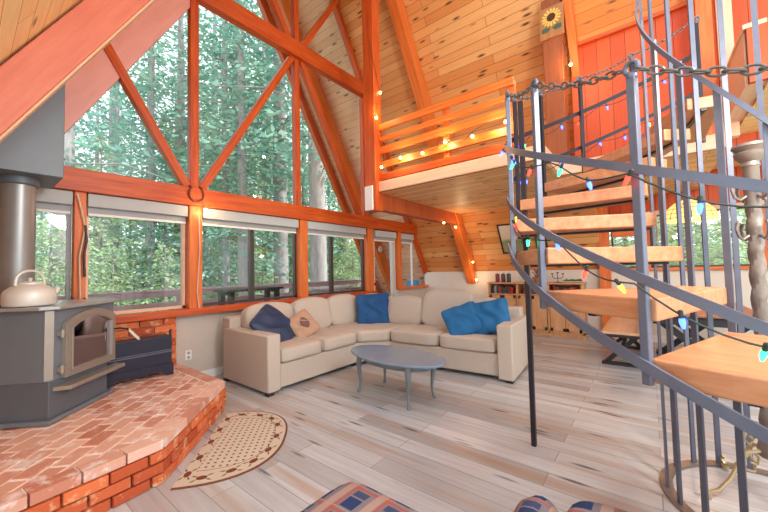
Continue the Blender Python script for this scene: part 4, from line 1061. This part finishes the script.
L_lite = leafmat('yellow_green_needles', (144, 182, 128), (220, 228, 174))  # paler yellow green needles of the young conifers
L_shrub = leafmat('light_shrub_leaves', (124, 168, 126), (208, 220, 172))
def conifer(name, h, r0, seed, leaf, z0=.12, dens=1.0, ls=1.0):
    rnd = random.Random(seed); m = MB(); n = int(170*dens)
    for i in range(n):
        f_ = (i+rnd.random())/n; z = h*(z0+(1-z0)*f_); R_ = r0*(1-f_)**.75*rnd.uniform(.6, 1.1)+.15
        a = rnd.uniform(0, 2*PI); droop = rnd.uniform(-.35, .05)
        d = Vector((math.cos(a), math.sin(a), droop)); side = Vector((-math.sin(a), math.cos(a), 0))
        k = max(4, int(R_*7/ls))
        for j in range(k):
            s_ = (j+rnd.random()*.8+.3)/k; c = Vector((0, 0, z))+d*R_*s_+side*rnd.gauss(0, .10+.13*R_*(1-s_))+Vector((0, 0, rnd.gauss(0, .07)))
            l = rnd.uniform(.12, .30)*ls; w = rnd.uniform(.03, .08)*ls; ax = (d+side*rnd.uniform(-1.2, 1.2)+Vector((0, 0, rnd.uniform(-.6, .3)))).normalized(); sd = ax.cross(Vector((rnd.gauss(0, 1), rnd.gauss(0, 1), rnd.gauss(0, 1)))).normalized()
            m._add([c, c+ax*l*.5+sd*w, c+ax*l, c+ax*l*.5-sd*w], [(0, 1, 2, 3)])
    crown = m.mesh('crown', leaf, smooth=False)
    b = MB()
    for i in range(40):
        f_ = rnd.random(); z = h*(z0+(1-z0)*f_); R_ = r0*(1-f_)**.75*rnd.uniform(.7, 1.15); a = rnd.uniform(0, 2*PI)
        b.tube([(0, 0, z), (R_*.5*math.cos(a), R_*.5*math.sin(a), z+.05), (R_*math.cos(a), R_*math.sin(a), z-.15*R_)], [.03, .018, .006], 4)
    return crown, b.mesh('branches', M_bark), h
def trunkmesh(h, r): return MB().tube([(0, 0, -1.0), (.02*h*.1, 0, h*.3), (0, .03, h*.7), (0, 0, h)], [r*1.15, r, r*.75, r*.25], 14).mesh('trunk', M_bark)
kinds = [conifer('a', 15, 2.8, 1, L_fir, .1, 1.7), conifer('b', 11, 2.4, 2, L_lite, .05, 1.2), conifer('c', 18, 3.2, 3, L_fir, .25, 1.5), conifer('d', 4.2, 1.7, 5, L_shrub, 0.0, 1.5, .6)]
trunks = [trunkmesh(15, .13), trunkmesh(11, .09), trunkmesh(18, .21), trunkmesh(4.2, .05)]
KL = ['tall blue green fir tree growing outside the windows', 'paler yellow green conifer growing outside the windows', 'tall bare stemmed fir with high crown outside the windows', 'light green leafy shrub on the slope beyond the deck']
KN = ['fir_tree', 'young_conifer', 'tall_fir', 'shrub']
def tree(k, x, y, s_=1., rz=None):
    t = thing(KN[k], KL[k], 'shrub' if k == 3 else 'tree', (x, y, gz(x, y)), rz if rz is not None else random.uniform(0, 6.28), KN[k].replace('_', ' ')+'s outside')
    t.scale = (s_, s_, s_)
    for nm, me in (('trunk', trunks[k]), ('branches', kinds[k][1]), ('crown', kinds[k][0])):
        o = bpy.data.objects.new(nm, me); C.objects.link(o); o.parent = t
    return t
def bt(k, px, dist, s_=1.):
    d = bearing(px)*dist; tree(k, d.x, d.y, s_)
# near bare stems seen in the photograph
for px, dist, s_ in ((281, 13, 1.15), (319, 11.5, 1.25), (236, 18, 1.0), (215, 22, 1.), (64, 12, 1.), (180, 15, .8), (112, 17, .9), (150, 19, .9), (243, 12, .75), (268, 19, .9)): bt(2, px, dist, s_)
for px, dist, s_ in ((225, 13, .95), (150, 14, .8), (95, 22, .75), (190, 19, 1.0), (265, 18, 1.1), (305, 17, 1.), (345, 17, 1.0), (395, 19, 1.), (60, 26, .7), (240, 25, 1.1), (120, 27, .8), (175, 27, .95), (300, 26, 1.2), (340, 26, 1.1), (212, 30, 1.1), (30, 20, .7)): bt(0, px, dist, s_)
for px, dist, s_ in ((100, 12.5, .55), (165, 15, .7), (205, 16, .8), (250, 15, .75), (290, 20, .9), (330, 19, .9), (360, 15, .75), (70, 14, .5), (130, 18, .7), (228, 21, .9), (275, 24, 1.), (316, 23, 1.), (384, 23, .9), (408, 18, .8), (425, 15, .7), (40, 22, .6), (12, 16, .6)): bt(1, px, dist, s_)
for px, dist, s_ in ((85, 10.5, .7), (112, 11, .7), (165, 10.5, .7), (210, 14, .7), (262, 14, .7), (352, 13, .8), (372, 13, .9), (50, 11, .8), (20, 11, .8), (100, 15, 1.1), (150, 17, 1.1), (190, 14, 1.), (220, 17, 1.1), (250, 18, 1.1), (300, 16, 1.1), (340, 18, 1.1)): bt(3, px, dist, s_)
# trees beyond the dining windows
for k, x, y, s_ in ((1, 13.5, .6, .7), (3, 11, -.2, .9), (1, 13, -1.2, .7), (3, 11.5, -1.6, 1.), (0, 16, .2, .8), (3, 11.2, .9, .9), (1, 15, -2.4, .8), (3, 12.5, -.8, 1.1), (0, 17, -1.5, .9), (3, 11.5, -3, 1.), (3, 13, .2, 1.2)): tree(k, x, y, s_)
# ------------------------------------------------------------------ light
w = bpy.data.worlds.new('sky'); bpy.context.scene.world = w; w.use_nodes = True
bg = w.node_tree.nodes['Background']; bg.inputs[0].default_value = (.88, .94, 1, 1); bg.inputs[1].default_value = 1.2
def lamp(name, typ, loc, e, col, size=.1, rot=(0, 0, 0)):
    l = bpy.data.lights.new(name, typ); l.energy = e; l.color = col
    if typ == 'POINT': l.shadow_soft_size = size
    if typ == 'SUN': l.angle = size
    o = bpy.data.objects.new(name, l); C.objects.link(o); o.location = loc; o.rotation_euler = rot; return o
so = lamp('sun', 'SUN', (20, -15, 25), 3.2, (1, .97, .92), .05)
so.rotation_euler = Vector((-.5, .55, -.67)).to_track_quat('-Z', 'Y').to_euler()
WL = (1, .68, .36)
for p in ((3.72, 2.62, 2.86), (3.72, 1.95, 2.9), (3.72, 1.3, 2.92)): lamp('loft_bulb_light', 'POINT', p, 3, WL, .03)
lamp('post_bulb_light', 'POINT', (3.72, 2.98, 3.6), 3, WL, .03)
lamp('beam_bulb_light', 'POINT', (6.2, 2.9, 2.05), 3, WL, .03)
lamp('rafter_bulb_light', 'POINT', (6.85, 2.95, 1.1), 1.5, WL, .03)
lamp('wall_bulb_light', 'POINT', (4.85, .62, 3.95), 5, WL, .03)
lamp('horseshoe_bulb_light', 'POINT', (1.87, 4.14, 2.08), 2, WL, .03)
lamp('lamp_bulb_light', 'POINT', (5.75, -.42, 1.82), 8, WL, .05)
lamp('unseen_fill_light', 'POINT', (1.5, -1.3, 2.7), 150, (1, .93, .84), .35)  # added lamp out of view behind the camera, brightens the room
sc = bpy.context.scene
sc.view_settings.view_transform = 'Standard'; sc.view_settings.look = 'None'; sc.view_settings.gamma = 1
sc.view_settings.use_curve_mapping = False; sc.view_settings.exposure = 1.03
sc.cycles.max_bounces = 8; sc.cycles.transparent_max_bounces = 16
sc.cycles.use_denoising = True
